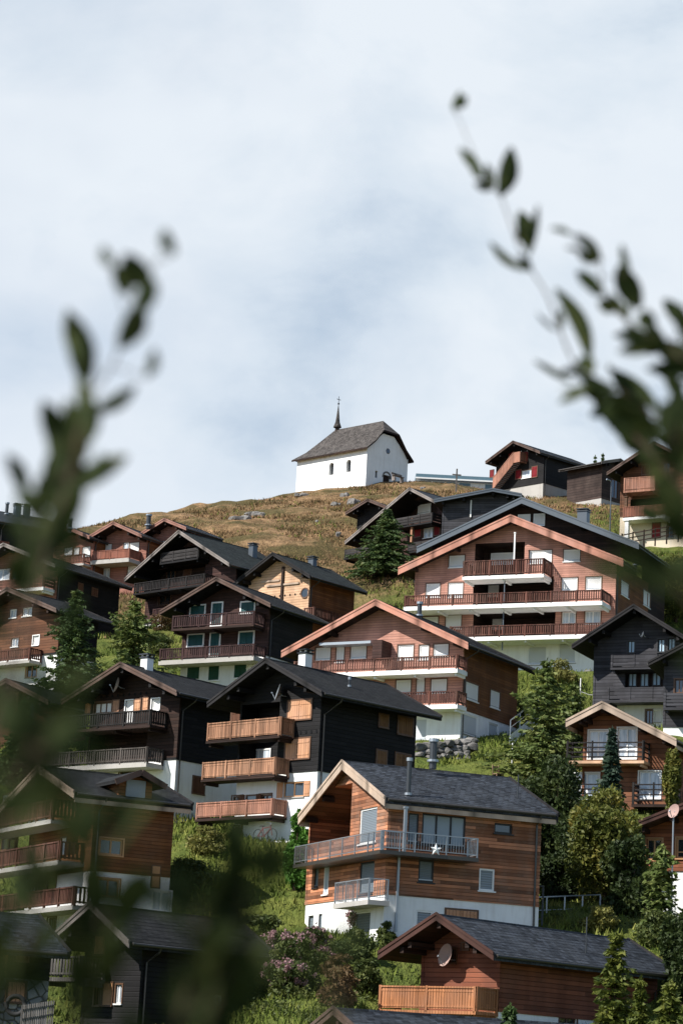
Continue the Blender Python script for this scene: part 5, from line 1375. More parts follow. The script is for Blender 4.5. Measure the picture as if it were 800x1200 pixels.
    for d in h['det']:
        k = d[0]
        if k == 'W': window(root, h, Plane(h, d[1]), *d[2:7])
        elif k == 'B': balcony(root, h, d[1], *d[2:])
        elif k == 'DOTS':
            _, u0, z0, u1, z1, n = d; b = MB(); pl = Plane(h, 'F')
            for i in range(n):
                u = u0 + (u1 - u0) * i / (n - 1); z = z0 + (z1 - z0) * i / (n - 1); q = [(u + .07 * math.cos(t * math.pi / 4), z + .09 * math.sin(t * math.pi / 4)) for t in range(8)]
                b.face([pl.p(*e, .02) for e in q])
                for e, g in zip(q, q[1:] + q[:1]): b.face([pl.p(*e, .02), pl.p(*g, .02), pl.p(*g, 0), pl.p(*e, 0)])
            b.build('hole_shade_dots', M['dark_inside'], root)  # raised near-black discs stand for the shade inside cut-out holes
        elif k == 'BOX':
            _, nm, mt, pc, u0, z0, u1, z1, o0, o1 = d; b = MB(); Plane(h, pc).box(b, u0, u1, z0, z1, o0, o1); b.build(nm, M[mt], root)
        elif k == 'STAIR':
            _, xa, za, xb, zb_, xc = d; pl = Plane(h, 'F'); b = MB(); n = 16; out = 1.05
            for i in range(n):
                x = xa + (xb - xa) * i / n; z = za + (zb_ - za) * i / n; e = (xb - xa) / n
                b.box(x, x + e * 1.3, pl.base - out, pl.base - .02, z, z + .05)
            b.box(xb, xc, pl.base - out, pl.base - .02, zb_, zb_ + .08)
            so = b.build('outside_stair', M['wood_mid'], root); r = MB()
            for yy in (pl.base - out - .02,):
                n = 26
                for i in range(n):
                    x = xa + (xb - xa) * (i + .5) / n; z = za + (zb_ - za) * (i + .5) / n; w_ = abs(xb - xa) / n * .94
                    r.box(x - w_ / 2, x + w_ / 2, yy - .03, yy, z - .28, z + .98)
                r.box(xb, xc, yy - .03, yy, zb_ - .15, zb_ + .98); r.bar((xa, yy - .02, za + 1.0), (xb, yy - .02, zb_ + 1.0), .08, .06); r.box(xc - .03, xc, yy, pl.base, zb_ - .15, zb_ + .98)
            r.build('railing', M['wood_orange3'], so)
        elif k == 'DISH': dish(root, d[1], h['ovf'] - .5, d[2], d[3] * .8, 'dish_pink' if h['key'] == 'lowbrown' else 'steel' if h['key'] == 'blackorange' else 'dish', (-.84, -.5, .2) if h['key'] == 'lowbrown' else (-.96, -.12, .25))
        elif k == 'POST':
            p = MB(); _, x, y, z0, z1, rad, mt = d; p.box(x - rad, x + rad, y - rad, y + rad, z0, z1); p.box(x - rad * 1.5, x + rad * 1.5, y - rad * 1.5, y + rad * 1.5, z1 - .08, z1 + .004); p.build('post', M[mt], root)
        elif k == 'CH':
            _, x, y, z, wd, ht, st = d; p = MB(); par = ro
            if h.get('upper'): par = roof_u; z = H2 - abs(x - dx2) * tp
            if st == 'white': mats = ['white_paint', 'slate']
            elif st == 'metal': mats = ['metal_light', 'flue']
            else: mats = ['flue', 'steel']
            if st in ('white', 'metal'):
                p.box(x - wd / 2, x + wd / 2, y - wd / 2, y + wd / 2, z - .4, z + ht - .18)
                p.box(x - wd / 2 - .06, x + wd / 2 + .06, y - wd / 2 - .06, y + wd / 2 + .06, z + ht - .176, z + ht - .1, 1)
                for sx in (-1, 1):
                    for sy in (-1, 1): p.box(x + sx * wd * .36 - .04, x + sx * wd * .36 + .04, y + sy * wd * .36 - .04, y + sy * wd * .36 + .04, z + ht - .1, z + ht)
                p.box(x - wd / 2 - .08, x + wd / 2 + .08, y - wd / 2 - .08, y + wd / 2 + .08, z + ht + .002, z + ht + .06, 1)
            else:
                p.tube([(x, y, z - .3), (x, y, z + ht)], wd / 2, 10)
                if wd > .1: p.tube([(x, y, z + ht - .12), (x, y, z + ht + .02)], wd * .68, 10, 1); p.tube([(x, y, z + .0), (x, y, z + .1)], wd * .8, 10, 1)
            p.build('chimney' if wd > .15 else 'roof_pipe', [M[q] for q in mats], par)
        elif k == 'DORM':
            _, y, z, hw, hh, xo = d; x_in = max(.4, abs((H - z) / tp)) * .25
            b = MB(); drop = hw * .45
            # cheeks, gable wall
            wz = z - hh * 1.35
            b.face([(xo - .35, y - hw + .15, wz), (xo - .35, y + hw - .15, wz), (xo - .35, y + hw - .15, z - drop), (xo - .35, y, z - .1), (xo - .35, y - hw + .15, z - drop)])
            for s in (-1, 1): b.face([(xo - .35, y + s * (hw - .15), wz), (xo - .35, y + s * (hw - .15), z - drop), (x_in, y + s * (hw - .15), z - drop), (x_in, y + s * (hw - .15), wz)])
            do = b.build('dormer', M[m['wall']], root)
            r = MB()
            for s in (-1, 1):
                e = hw + .25; zt = z - e * .45
                q = [(xo + .25, y, z), (xo + .25, y + s * e, zt), (x_in, y + s * e, zt), (x_in, y, z)]; lo_ = [(a, b_, c - .16) for a, b_, c in q]
                r.hexa(lo_ + q if s > 0 else lo_[::-1] + q[::-1])
                r.bar((xo + .28, y, z - .1), (xo + .28, y + s * (e + .03), zt - .1), .05, .26, mi=1)
            r.build('dormer_roof', [M[m['roof']], M['barge_brown']], do); 
            win = MB(); win.box(xo - .349, xo - .30, y - .46, y + .46, z - hh * 1.15, z - hh * .3); wf = win.build('dormer_window', M['panel_blue'], do)
    return root

ROOT = {}
for _h in HOUSES:
    ROOT[_h['key']] = build_house(_h)

# ---------------------------------------------------------------- chapel on the brow
def build_chapel():
    P = PT['chapel']; root = empty('chapel', P, R(46)); tag(root, 'small white chapel with grey shingle roof and pointed belfry on the hill crest', 'chapel')
    W_, L_ = 7.1, 11.4; c = W_ / 2; low = -2.5
    prof = [(0, 8.75), (1.35, 7.15), (2.7, 5.6), (4.05, 4.5)]
    def zr(d):
        for (a, za), (b, zb) in zip(prof, prof[1:]):
            if a <= d <= b: return za + (zb - za) * (d - a) / (b - a)
        return prof[-1][1]
    ez = zr(c) - .22
    wl = MB()
    def arch(u, z0, w, ht, n=8):
        pts = [(u - w / 2, z0), (u + w / 2, z0), (u + w / 2, z0 + ht - w / 2)]
        pts += [(u + w / 2 * math.cos(t * math.pi / n), z0 + ht - w / 2 + w / 2 * math.sin(t * math.pi / n)) for t in range(1, n)]
        return pts + [(u - w / 2, z0 + ht - w / 2)]
    hl = [(2.5, 2.0, 3.25, 3.5, .45, None), (5.3, 2.0, 6.05, 3.5, .45, None)]
    panel(wl, lambda u, z, d: (d, u, z), [], hl, low, ez, 0, L_); panel(wl, lambda u, z, d: (W_ - d, u, z), [], [], low, ez, 0, L_)
    hf = [(c - .62, low, c + .62, 1.98, .3, None), (1.55, 1.3, 1.98, 2.15, .3, None), (4.8, 1.15, 5.23, 2.0, .3, None)]
    tp1 = (7.25 - 3.72) / 4.05
    top = [(c + s * d, zr(d) - .2) for d, s in ((c, 1), (2.7, 1), (1.45, 1), (1.45, -1), (2.7, -1), (c, -1))]
    halves = []
    for (p, q) in zip(top, top[1:]):
        a, b = q[1] - p[1], -(q[0] - p[0]); k = a * p[0] + b * p[1]
        if a * c + b * 0 > k: a, b, k = -a, -b, -k
        halves.append((a, b, k))
    panel(wl, lambda u, z, d: (u, d, z), halves, hf, low, 7.8, 0, W_); panel(wl, lambda u, z, d: (u, L_ - d, z), [], [], low, ez, 0, W_)
    wall = wl.build('wall', M['plaster'], root)
    # roof with half hip at the front and full hip at the back
    r = MB()
    yf = lambda d: 1.0 - 1.5 * min(d / 1.35, 1); yb = lambda d: L_ - 2.6 + 3.1 * d / 4.05
    for (a, za), (b, zb) in zip(prof, prof[1:]):
        n = 3
        for i in range(n):
            d0 = a + (b - a) * i / n; d1 = a + (b - a) * (i + 1) / n; z0 = zr(d0); z1 = zr(d1)
            for s in (-1, 1):
                for off, mi in ((0, 0), (-.2, 1)):
                    r.face([(c + s * d0, yf(d0), z0 + off), (c + s * d1, yf(d1), z1 + off), (c + s * d1, yb(d1), z1 + off), (c + s * d0, yb(d0), z0 + off)], mi)
                r.face([(c + s * d0, yf(d0), z0), (c + s * d1, yf(d1), z1), (c + s * d1, yf(d1), z1 - .2), (c + s * d0, yf(d0), z0 - .2)], 1)
            r.face([(c - d0, yb(d0), z0), (c + d0, yb(d0), z0), (c + d1, yb(d1), z1), (c - d1, yb(d1), z1)] if d0 > 0 else [(c, yb(0), z0), (c + d1, yb(d1), z1), (c - d1, yb(d1), z1)])
            if d1 <= 1.36: r.face([(c - d0, yf(d0), z0), (c - d1, yf(d1), z1), (c + d1, yf(d1), z1), (c + d0, yf(d0), z0)] if d0 > 0 else [(c, yf(0), z0), (c - d1, yf(d1), z1), (c + d1, yf(d1), z1)])
    z1 = 7.15; r.face([(c - 1.35, -.5, z1), (c + 1.35, -.5, z1), (c + 1.35, -.5, z1 - .2), (c - 1.35, -.5, z1 - .2)], 1)
    for s in (-1, 1): r.face([(c + s * 4.05, -.5, 4.5), (c + s * 4.05, yb(4.05), 4.5), (c + s * 4.05, yb(4.05), 4.3), (c + s * 4.05, -.5, 4.3)], 1)
    ro = r.build('roof', [M['shingle'], M['wood_dark']], root)
    # belfry
    b = MB(); y = L_ - 2.9; 
    b.tube([(c, y, 8.4), (c, y, 9.1)], [.26, .26], 8); be = b.build('belfry', M['wood_log'], root)
    s = MB(); s.tube([(c, y, 9.0), (c, y, 9.2), (c, y, 9.65), (c, y, 10.5), (c, y, 11.9)], [.5, .44, .27, .17, .02], 8); s.build('spire', M['shingle'], be)
    x = MB(); x.tube([(c, y, 11.8), (c, y, 12.9)], .035, 6); x.bar((c - .32, y, 12.5), (c + .32, y, 12.5), .06, .06); x.tube([(c, y, 11.9), (c, y, 12.05)], .12, 8); x.build('cross', M['flue'], be)
    # windows and door
    for (u0, z0, u1, z1_, dp, _n) in hl:
        f = MB(); f.box(.40, .44, u0, u1, z0, z1_); o = f.build('window', M['frame_dark'], root)
        g = MB(); g.box(.36, .398, u0 + .08, u1 - .08, z0 + .08, z1_ - .1); g.build('pane', M['glass'], o)
        q = MB(); zc = z1_ - (u1 - u0) / 2; ar = arch((u0 + u1) / 2, z0, u1 - u0, z1_ - z0)   # round head: fill the two spandrels
        for sgn in (-1, 1):
            um = (u0 + u1) / 2; hw = (u1 - u0) / 2; pts = [(um + sgn * hw * math.cos(t * math.pi / 16), zc + hw * math.sin(t * math.pi / 16)) for t in range(9)]
            for p0, p1 in zip(pts, pts[1:]): q.hexa([(.003, p0[0], p0[1]), (.3, p0[0], p0[1]), (.3, um + sgn * hw, p0[1]), (.003, um + sgn * hw, p0[1]), (.003, p1[0], p1[1]), (.3, p1[0], p1[1]), (.3, um + sgn * hw, p1[1] + .001), (.003, um + sgn * hw, p1[1] + .001)])
        q.build('arch', M['plaster'], o)
    d = MB(); d.face([(u, .22, z) for u, z in arch(c, -.3, 1.24, 2.5)]); do = d.build('door', M['wood_dark'], root)
    k = MB(); k.tube([(c + .35, .2, .95), (c + .35, .12, .95), (c + .28, .12, .95)], .02, 6); k.build('handle', M['steel'], do)
    t = MB(); pts = arch(c, -.3, 1.24, 2.55); ou = arch(c, -.3, 1.62, 2.75)
    for i in range(2, len(pts) - 1 + 1):
        a, b_ = pts[i], pts[(i + 1) % len(pts)]; e, g_ = ou[i], ou[(i + 1) % len(ou)]
        t.hexa([(a[0], -.05, a[1]), (a[0], .2, a[1]), (e[0], .2, e[1]), (e[0], -.05, e[1]), (b_[0], -.05, b_[1]), (b_[0], .2, b_[1]), (g_[0], .2, g_[1]), (g_[0], -.05, g_[1])]) if i < len(pts) - 1 else None
    t.build('door_surround', M['rock'], root)
    for (u0, z0, u1, z1_, dp, _n) in hf[1:]:
        f = MB(); f.box(u0, u1, .22, .26, z0, z1_); o = f.build('window', M['frame_dark'], root); g = MB(); g.box(u0 + .05, u1 - .05, .19, .218, z0 + .05, z1_ - .05); g.build('pane', M['glass'], o)
    rw = MB(); rw.tube([(c, -.02, 4.9), (c, .05, 4.9)], .34, 16); o = rw.build('round_window', M['rock'], root); g = MB(); g.tube([(c, -.03, 4.9), (c, -.022, 4.9)], .26, 16); g.build('pane', M['glass'], o)
    return root
build_chapel()

def build_pool_hall():
    a = Vector(PT['pool_l']); b = Vector(PT['pool_r']); d = (b - a); L = Vector((d.x, d.y, 0)).length
    root = empty('modern_hall', a, math.atan2(d.y, d.x)); tag(root, 'low modern building with long blue grey roof edge behind the hill crest', 'building')
    w = MB(); w.box(0, L, 0, 7, -3, 1.05); w.build('wall', M['white_paint'], root)
    r = MB(); r.hexa([(-.3, -.7, 1.2), (L + .3, -.7, 1.2), (L + .3, 7.4, 2.0), (-.3, 7.4, 2.0), (-.3, -.7, 1.75), (L + .3, -.7, 1.75), (L + .3, 7.4, 2.5), (-.3, 7.4, 2.5)]); r.build('roof', M['teal_paint'], root)
    f = MB(); f.box(-.35, L + .35, -.76, -.703, 1.12, 1.3); f.build('fascia', M['frame_white'], root)
    n = 7
    for i in range(n):
        if i == 4: continue
        x0 = .25 + (L - .5) * i / n; x1 = x0 + (L - .5) / n - .12
        q = MB(); q.box(x0, x1, -.06, -.004, -.6, 1.02); o = q.build('window', M['frame_white'], root); g = MB(); g.box(x0 + .06, x1 - .06, -.09, -.062, -.5, .96); g.build('pane', M['teal_paint'], o)
build_pool_hall()

# ---------------------------------------------------------------- small things on the slope
def gz(x, y): return float(tz(x, y))
def thing(name, key, label, cat, rz=0, drop=0.0):
    p = PT[key]; return tag(empty(name, (p[0], p[1], p[2] - drop), rz), label, cat)
t = thing('wooden_cross', 'cross', 'plain wooden cross standing on the brow right of the chapel', 'cross', R(8))
m_ = MB(); m_.box(-.075, .075, -.07, .07, -.6, 2.7); m_.build('post', M['wood_grey'], t); m_ = MB(); m_.box(-.5, .5, -.06, .06, 1.95, 2.08); m_.build('crossbar', M['wood_grey'], t)
t = thing('bench', 'bench', 'low wooden bench on the grass outside the chapel door', 'bench', R(46), .05)
m_ = MB(); m_.box(-.9, .9, -.2, .2, .40, .46); m_.build('seat', M['barge_grey'], t); m_ = MB(); m_.box(-.9, .9, .22, .27, .55, .8); m_.build('backrest', M['barge_grey'], t)
for x in (-.7, .7): m_ = MB(); m_.box(x - .06, x + .06, -.18, .27, -.2, .398); m_.build('leg', M['barge_grey'], t)
t = thing('lamp_post', 'lamp', 'thin grey lamp mast beside the log barn', 'lamp post')
m_ = MB(); m_.tube([(0, 0, -.5), (0, 0, 5.1)], [.07, .05], 8); m_.build('pole', M['metal_light'], t); m_ = MB(); m_.tube([(0, 0, 5.1), (-.1, -.1, 5.25), (-.5, -.35, 5.3)], [.05, .05, .09], 8); m_.build('lamp_head', M['steel'], t)
t = thing('bank_mast', 'pole_bank', 'slim white pole on the bank between the pink apartments and the black plank chalet', 'pole')
m_ = MB(); m_.tube([(0, 0, -.4), (0, 0, 1.9)], .04, 8); m_.build('pole', M['white_paint'], t); m_ = MB(); m_.tube([(0, 0, 1.0), (.6, 0, .82), (1.2, 0, .8), (1.9, .2, 1.0)], .02, 6); m_.build('rope', M['white_paint'], t)
t = thing('marker_pole', 'pole_green', 'thin pale pole on the grass bank below the white stair wall', 'pole')
m_ = MB(); m_.tube([(0, 0, -.4), (0, 0, 1.7)], .035, 8); m_.build('pole', M['white_paint'], t)
def chair(root):
    m_ = MB(); m_.box(-.24, .24, -.22, .22, .40, .44); m_.build('seat', M['log_end'], root)
    for x in (-.2, .2):
        m_ = MB(); m_.box(x - .025, x + .025, -.2, -.15, 0, .398); m_.build('leg', M['log_end'], root)
        m_ = MB(); m_.bar((x, .18, 0), (x, .28, .95), .05, .05); m_.build('leg', M['log_end'], root)
    m_ = MB(); m_.bar((-.2, .27, .82), (.2, .27, .82), .03, .12); m_.bar((-.2, .25, .62), (.2, .25, .62), .03, .08); m_.build('backrest', M['log_end'], root)
chair(thing('garden_chair', 'bank_chair', 'pale wooden chair on the grass bank above the slate roof', 'chair', R(30)))
t = thing('bicycle', 'bike', 'small bicycle leaning by the white wall under the lowest orange balcony', 'bicycle', R(-45))
for x in (-.52, .52):
    m_ = MB(); m_.tube([(x + .33 * math.cos(k * math.pi / 12), 0, .33 + .33 * math.sin(k * math.pi / 12)) for k in range(25)], .022, 6); w_ = m_.build('wheel', M['rubber'], t)
    m_ = MB()
    for k in range(8): m_.bar((x, 0, .33), (x + .32 * math.cos(k * math.pi / 4), 0, .33 + .32 * math.sin(k * math.pi / 4)), .006, .006)
    m_.build('spokes', M['steel'], w_)
m_ = MB()
for a, b in (((-.52, 0, .33), (-.08, 0, .30)), ((-.08, 0, .30), (-.2, 0, .78)), ((-.52, 0, .33), (-.17, 0, .7)), ((-.17, 0, .7), (.38, 0, .76)), ((-.08, 0, .30), (.40, 0, .68)), ((.52, 0, .33), (.36, 0, .86))): m_.bar(a, b, .04, .04)
m_.build('frame', M['red_paint'], t); m_ = MB(); m_.hexa([(-.34, -.07, .79), (-.08, -.03, .79), (-.08, .03, .79), (-.34, .07, .79), (-.34, -.07, .84), (-.08, -.03, .83), (-.08, .03, .83), (-.34, .07, .84)]); m_.build('saddle', M['rubber'], t)
m_ = MB(); m_.tube([(.36, 0, .86), (.36, 0, .94)], .02, 6); m_.tube([(.28, -.27, .97), (.37, -.1, .95), (.37, .1, .95), (.28, .27, .97)], .017, 6); m_.build('handlebar', M['steel'], t)
p = PT['tyre']; m_ = MB(); m_.tube([(.32 * math.cos(k * math.pi / 12), 0, .32 + .32 * math.sin(k * math.pi / 12)) for k in range(25)], .085, 8); o = m_.build('old_tyre', M['rubber'], None, True, (p[0], p[1], p[2] - .03)); tag(o, 'old black tyre leaning at the foot of the stone base', 'tyre')
# star on the steel balcony, dish on its own mast
_hl = HOUSES[0]; _br = [d for d in _hl['det'] if d[0] == 'B' and d[1] == 'R'][0]
p = Matrix.Translation(_hl['loc']) @ Matrix.Rotation(_hl['yaw'], 4, 'Z') @ Vector((_hl['wr'] - _hl['ovs'] + _br[6] + .07, _br[2] + (_br[3] - _br[2]) * .55, _br[4] - .62))
m_ = MB(); pts = []
for k in range(10): rr = .27 if k % 2 == 0 else .115; a = math.pi / 2 + k * math.pi / 5; pts.append((rr * math.cos(a), rr * math.sin(a)))
for i in range(10):
    a, b = pts[i], pts[(i + 1) % 10]; m_.face([(0, -.05, 0), (a[0], 0, a[1]), (b[0], 0, b[1])]); m_.face([(0, .05, 0), (b[0], 0, b[1]), (a[0], 0, a[1])])
o = m_.build('star_ornament', M['star_white'], None, False, p); o.rotation_euler = (0, 0, R(21)); tag(o, 'white five pointed star hung on the steel balcony railing', 'star')
p = PT['dish']; t = tag(empty('dish_mast', (p[0], p[1], p[2] - 1.6)), 'large pinkish satellite dish on a mast above the red brown gable', 'satellite dish')
m_ = MB(); m_.tube([(.05, .2, -3.0), (.05, .2, 1.6)], .04, 8); m_.build('pole', M['steel'], t); dish(t, 0, 0, 1.6, .34, 'dish_pink', (-.75, -.6, .25))

# boulder retaining wall
a = Vector(PT['wall_l']); b = Vector(PT['wall_r']); m_ = MB(); r_ = random.Random(5)
def stone(mb, c, sx, sy, sz, rr, sub=2):
    bm = bmesh.new(); bmesh.ops.create_icosphere(bm, subdivisions=sub, radius=1)
    o1, o2, o3 = (rr.uniform(0, 9) for _ in range(3)); rz = rr.uniform(0, 3)
    n = len(mb.v); cs, sn = math.cos(rz), math.sin(rz)
    for v in bm.verts:
        k = 1 + .16 * math.sin(v.co.x * 3.1 + o1) + .14 * math.sin(v.co.y * 3.7 + o2) + .12 * math.sin(v.co.z * 4.3 + o3)
        q = v.co * k; q = Vector([max(-.82, min(.82, e)) for e in q]); x, y, z = q.x * sx, q.y * sy, q.z * sz
        mb.v.append((c[0] + x * cs - y * sn, c[1] + x * sn + y * cs, c[2] + z))
    for f in bm.faces: mb.f.append(tuple(n + v.index for v in f.verts)); mb.m.append(0)
    bm.free()
L = (b - a).length; row = 0; z = -.25
while z < .95:
    x = r_.uniform(-.3, 0)
    while x < L:
        s = r_.uniform(.32, .66); q = a + (b - a) * (x / L); stone(m_, (q.x - a.x, q.y - a.y + z * .35, q.z - a.z + z + r_.uniform(-.05, .05)), s * .62, .5, s * .5, r_, 2); x += s * 1.02
    z += .38
o = m_.build('boulder_wall', M['rock'], None, False, a); tag(o, 'dry stone retaining wall of pale boulders below the pink chalet', 'stone wall')
for (x, y, z, w_, h_, lab) in ROCKS:
    m_ = MB(); stone(m_, (0, 0, 0), w_ * .42, w_ * .4, h_ * .6, r_, 3)
    if w_ > 1.0:
        for k in range(4): stone(m_, (r_.uniform(-.5, .5) * w_, r_.uniform(-.3, .3), r_.uniform(-.1, .2) * h_), w_ * .28, w_ * .25, h_ * .5, r_, 2)
    o = m_.build('boulder', M['rock'], None, False, (x, y, z + h_ * .08)); tag(o, lab, 'rock')

# railings, walls and fences
def metal_rail(a, b, z0, ht, root, n, mat='steel', nm='rail'):
    m_ = MB(); m_.bar((a.x, a.y, a.z + ht), (b.x, b.y, b.z + ht), .05, .05); m_.bar((a.x, a.y, a.z + ht * .5), (b.x, b.y, b.z + ht * .5), .03, .03); m_.build(nm, M[mat], root)
    for k in range(n):
        q = a + (b - a) * (k / (n - 1)); p_ = MB(); p_.box(q.x - .03, q.x + .03, q.y - .03, q.y + .03, q.z - .5, q.z + ht - .026); p_.build('post', M[mat], root)
a, b = Vector(PT['rail_a']), Vector(PT['rail_b']); t = tag(empty('steel_railing', a), 'thin grey steel railing behind the low slate roof', 'railing'); metal_rail(Vector((0, 0, 0)), b - a, 0, 1.15, t, 5)
sl = MB(); d = b - a; sl.hexa([(-.6, .1, -.6), (d.x, d.y + .1, d.z - .6), (d.x, d.y + 1.6, d.z - .6), (-.6, 1.6, -.6), (-.6, .1, -.1), (d.x, d.y + .1, d.z - .1), (d.x, d.y + 1.6, d.z - .1), (-.6, 1.6, -.1)]); sl.build('landing', M['concrete'], t)
p = PT['gate']; t = tag(empty('steel_gate', p, R(-15)), 'tall grey steel gate frame at the corner of the larch clad house', 'gate')
for x in (0, .62): m_ = MB(); m_.box(x - .035, x + .035, -.035, .035, -1.0, 1.5); m_.build('post', M['metal_light'], t)
m_ = MB(); m_.box(-.035, .655, -.033, .033, 1.503, 1.56); m_.box(.036, .584, -.02, .02, .1, .15); m_.box(.03, .036, -.02, .02, .1, 1.51); m_.box(.584, .59, -.02, .02, .1, 1.51); m_.build('gate_frame', M['metal_light'], t); m_ = MB(); m_.box(.15, .45, -.12, -.04, -.1, .25); m_.build('letter_box', M['barge_pink'], t)
a, b = Vector(PT['fence_a']), Vector(PT['fence_b']); t = tag(empty('rail_fence', a), 'dark three rail fence beneath the cream based chalet', 'fence'); d = b - a
for k in range(3): m_ = MB(); z = .25 + .38 * k; m_.bar((0, 0, z), (d.x, d.y, d.z + z), .06, .09); m_.build('rail', M['wood_dark'], t)
for k in range(7): q = d * (k / 6); m_ = MB(); m_.box(q.x - .06, q.x + .06, q.y - .02, q.y + .1, q.z - .5, q.z + 1.15); m_.build('post', M['wood_dark'], t)
a, b = Vector(PT['picket_a']), Vector(PT['picket_b']); t = tag(empty('picket_fence', a), 'weathered grey picket fence in the lower left corner', 'fence'); d = b - a; m_ = MB(); n = 16
for k in range(n): q = d * (k / (n - 1)); m_.box(q.x - .025, q.x + .025, q.y - .012, q.y + .012, q.z - .4, q.z + .52)
m_.build('pickets', M['wood_grey'], t); m_ = MB()
for z in (.05, .36): m_.bar((0, .04, z), (d.x, d.y + .04, d.z + z), .03, .07)
m_.build('rail', M['wood_grey'], t)
a, b = Vector(PT['stairwall_a']), Vector(PT['stairwall_b']); d = b - a; t = tag(empty('stair_wall', a), 'sloping white stair wall with handrail beside the pink chalet', 'wall')
m_ = MB(); m_.hexa([(0, 0, -.8), (d.x, d.y, d.z - .8), (d.x, d.y + .25, d.z - .8), (0, .25, -.8), (0, 0, .45), (d.x, d.y, d.z + .45), (d.x, d.y + .25, d.z + .45), (0, .25, .45)]); m_.build('wall', M['plaster'], t); metal_rail(Vector((0, .12, .45)), Vector((d.x, d.y + .12, d.z + .45)), 0, .9, t, 5)

# ---------------------------------------------------------------- trees and shrubs
def quads(C, U, V):
    """arrays of centres and half axes -> diamond shaped sprays as verts/faces"""
    n = len(C); P_ = np.stack([C - U, C + V, C + U, C - V], 1).reshape(-1, 3); return P_, np.arange(4 * n).reshape(-1, 4)
def mesh_np(name, V, Fc, mat, parent):
    me = bpy.data.meshes.new(name); n = len(V); k = len(Fc)
    me.vertices.add(n); me.vertices.foreach_set('co', V.astype(np.float32).ravel()); me.loops.add(4 * k); me.loops.foreach_set('vertex_index', Fc.astype(np.int32).ravel())
    me.polygons.add(k); me.polygons.foreach_set('loop_start', np.arange(0, 4 * k, 4, dtype=np.int32)); me.polygons.foreach_set('loop_total', np.full(k, 4, np.int32)); me.materials.append(mat); me.update(calc_edges=True); me.validate()
    o = bpy.data.objects.new(name, me); COL.objects.link(o); o.parent = parent; return o
def unit(a): return a / np.maximum(np.linalg.norm(a, axis=-1, keepdims=True), 1e-9)
def conifer(root, h, wd, mat, r, airy=False):
    C, U, V = [], [], []; tr = MB()
    tr.tube([(0, 0, -.8), (0, 0, h * .5), (0, 0, h * .985)], [max(.07, h * .017), h * .011, .012], 7)
    z = h * (.06 if not airy else .08); k = 0
    while z < h * .985:
        t = z / h; rad = wd / 2 * 1.28 * min(1, (1 - t) * 1.1 + .012) ** (.92 if not airy else .66) * (1 if t > .1 else .75 + 2.5 * t)
        nb = int(8 + 5 * (1 - t)); a0 = r.uniform(0, 6.28)
        if airy: rad *= r.uniform(.8, 1.2) * (1 + .22 * math.sin(z * 2.1 + wd))
        for i in range(nb):
            a = a0 + 6.283 * i / nb + r.normal(0, .2); ln = rad * r.uniform(.55 if not airy else .5, 1.16); droop = r.uniform(.12, .42) * (1 - .6 * t) if not airy else r.uniform(-.35, .35); up = .25 * t
            d = np.array([math.cos(a), math.sin(a), 0]); side = np.array([-d[1], d[0], 0]); m = max(3, int(ln / (.17 if not airy else .19)))
            if ln > .5: tr.tube([(0, 0, z), tuple(d * ln * .9 + np.array([0, 0, z - droop * ln + up * ln]))], [.012 + .012 * (1 - t), .004], 4, caps=False)
            for j in range(m):
                s = (j + .6) / m; c = d * ln * s + np.array([0, 0, z - droop * ln * s * s + up * ln * s])
                for q in range(4):
                    b = c + side * r.normal(0, .06 + .13 * ln * (1 - s)) + np.array([0, 0, r.normal(-.03, .045)]); sz = r.uniform(.12, .24) * (1.05 if s < .9 else .75)
                    di = unit(d * r.uniform(.4, 1) + side * r.normal(0, .6) + np.array([0, 0, r.uniform(-.65, .15)])); w = unit(np.cross(di, r.normal(0, 1, 3))) * sz * r.uniform(.28, .5)
                    C.append(b); U.append(di * sz); V.append(w)
        z += max(.2, h * .036) * r.uniform(.7, 1.3) * (1.0 if not airy else 1.25); k += 1
    for j in range(10):
        C.append(np.array([0, 0, h * (.955 + .005 * j)])); U.append(unit(r.normal(0, .5, 3) + np.array([0, 0, 1])) * .14); V.append(r.normal(0, .025, 3))
    tr.build('trunk', M['bark'], root); V_, F_ = quads(np.array(C), np.array(U), np.array(V)); mesh_np('crown', V_, F_, M[mat], root)
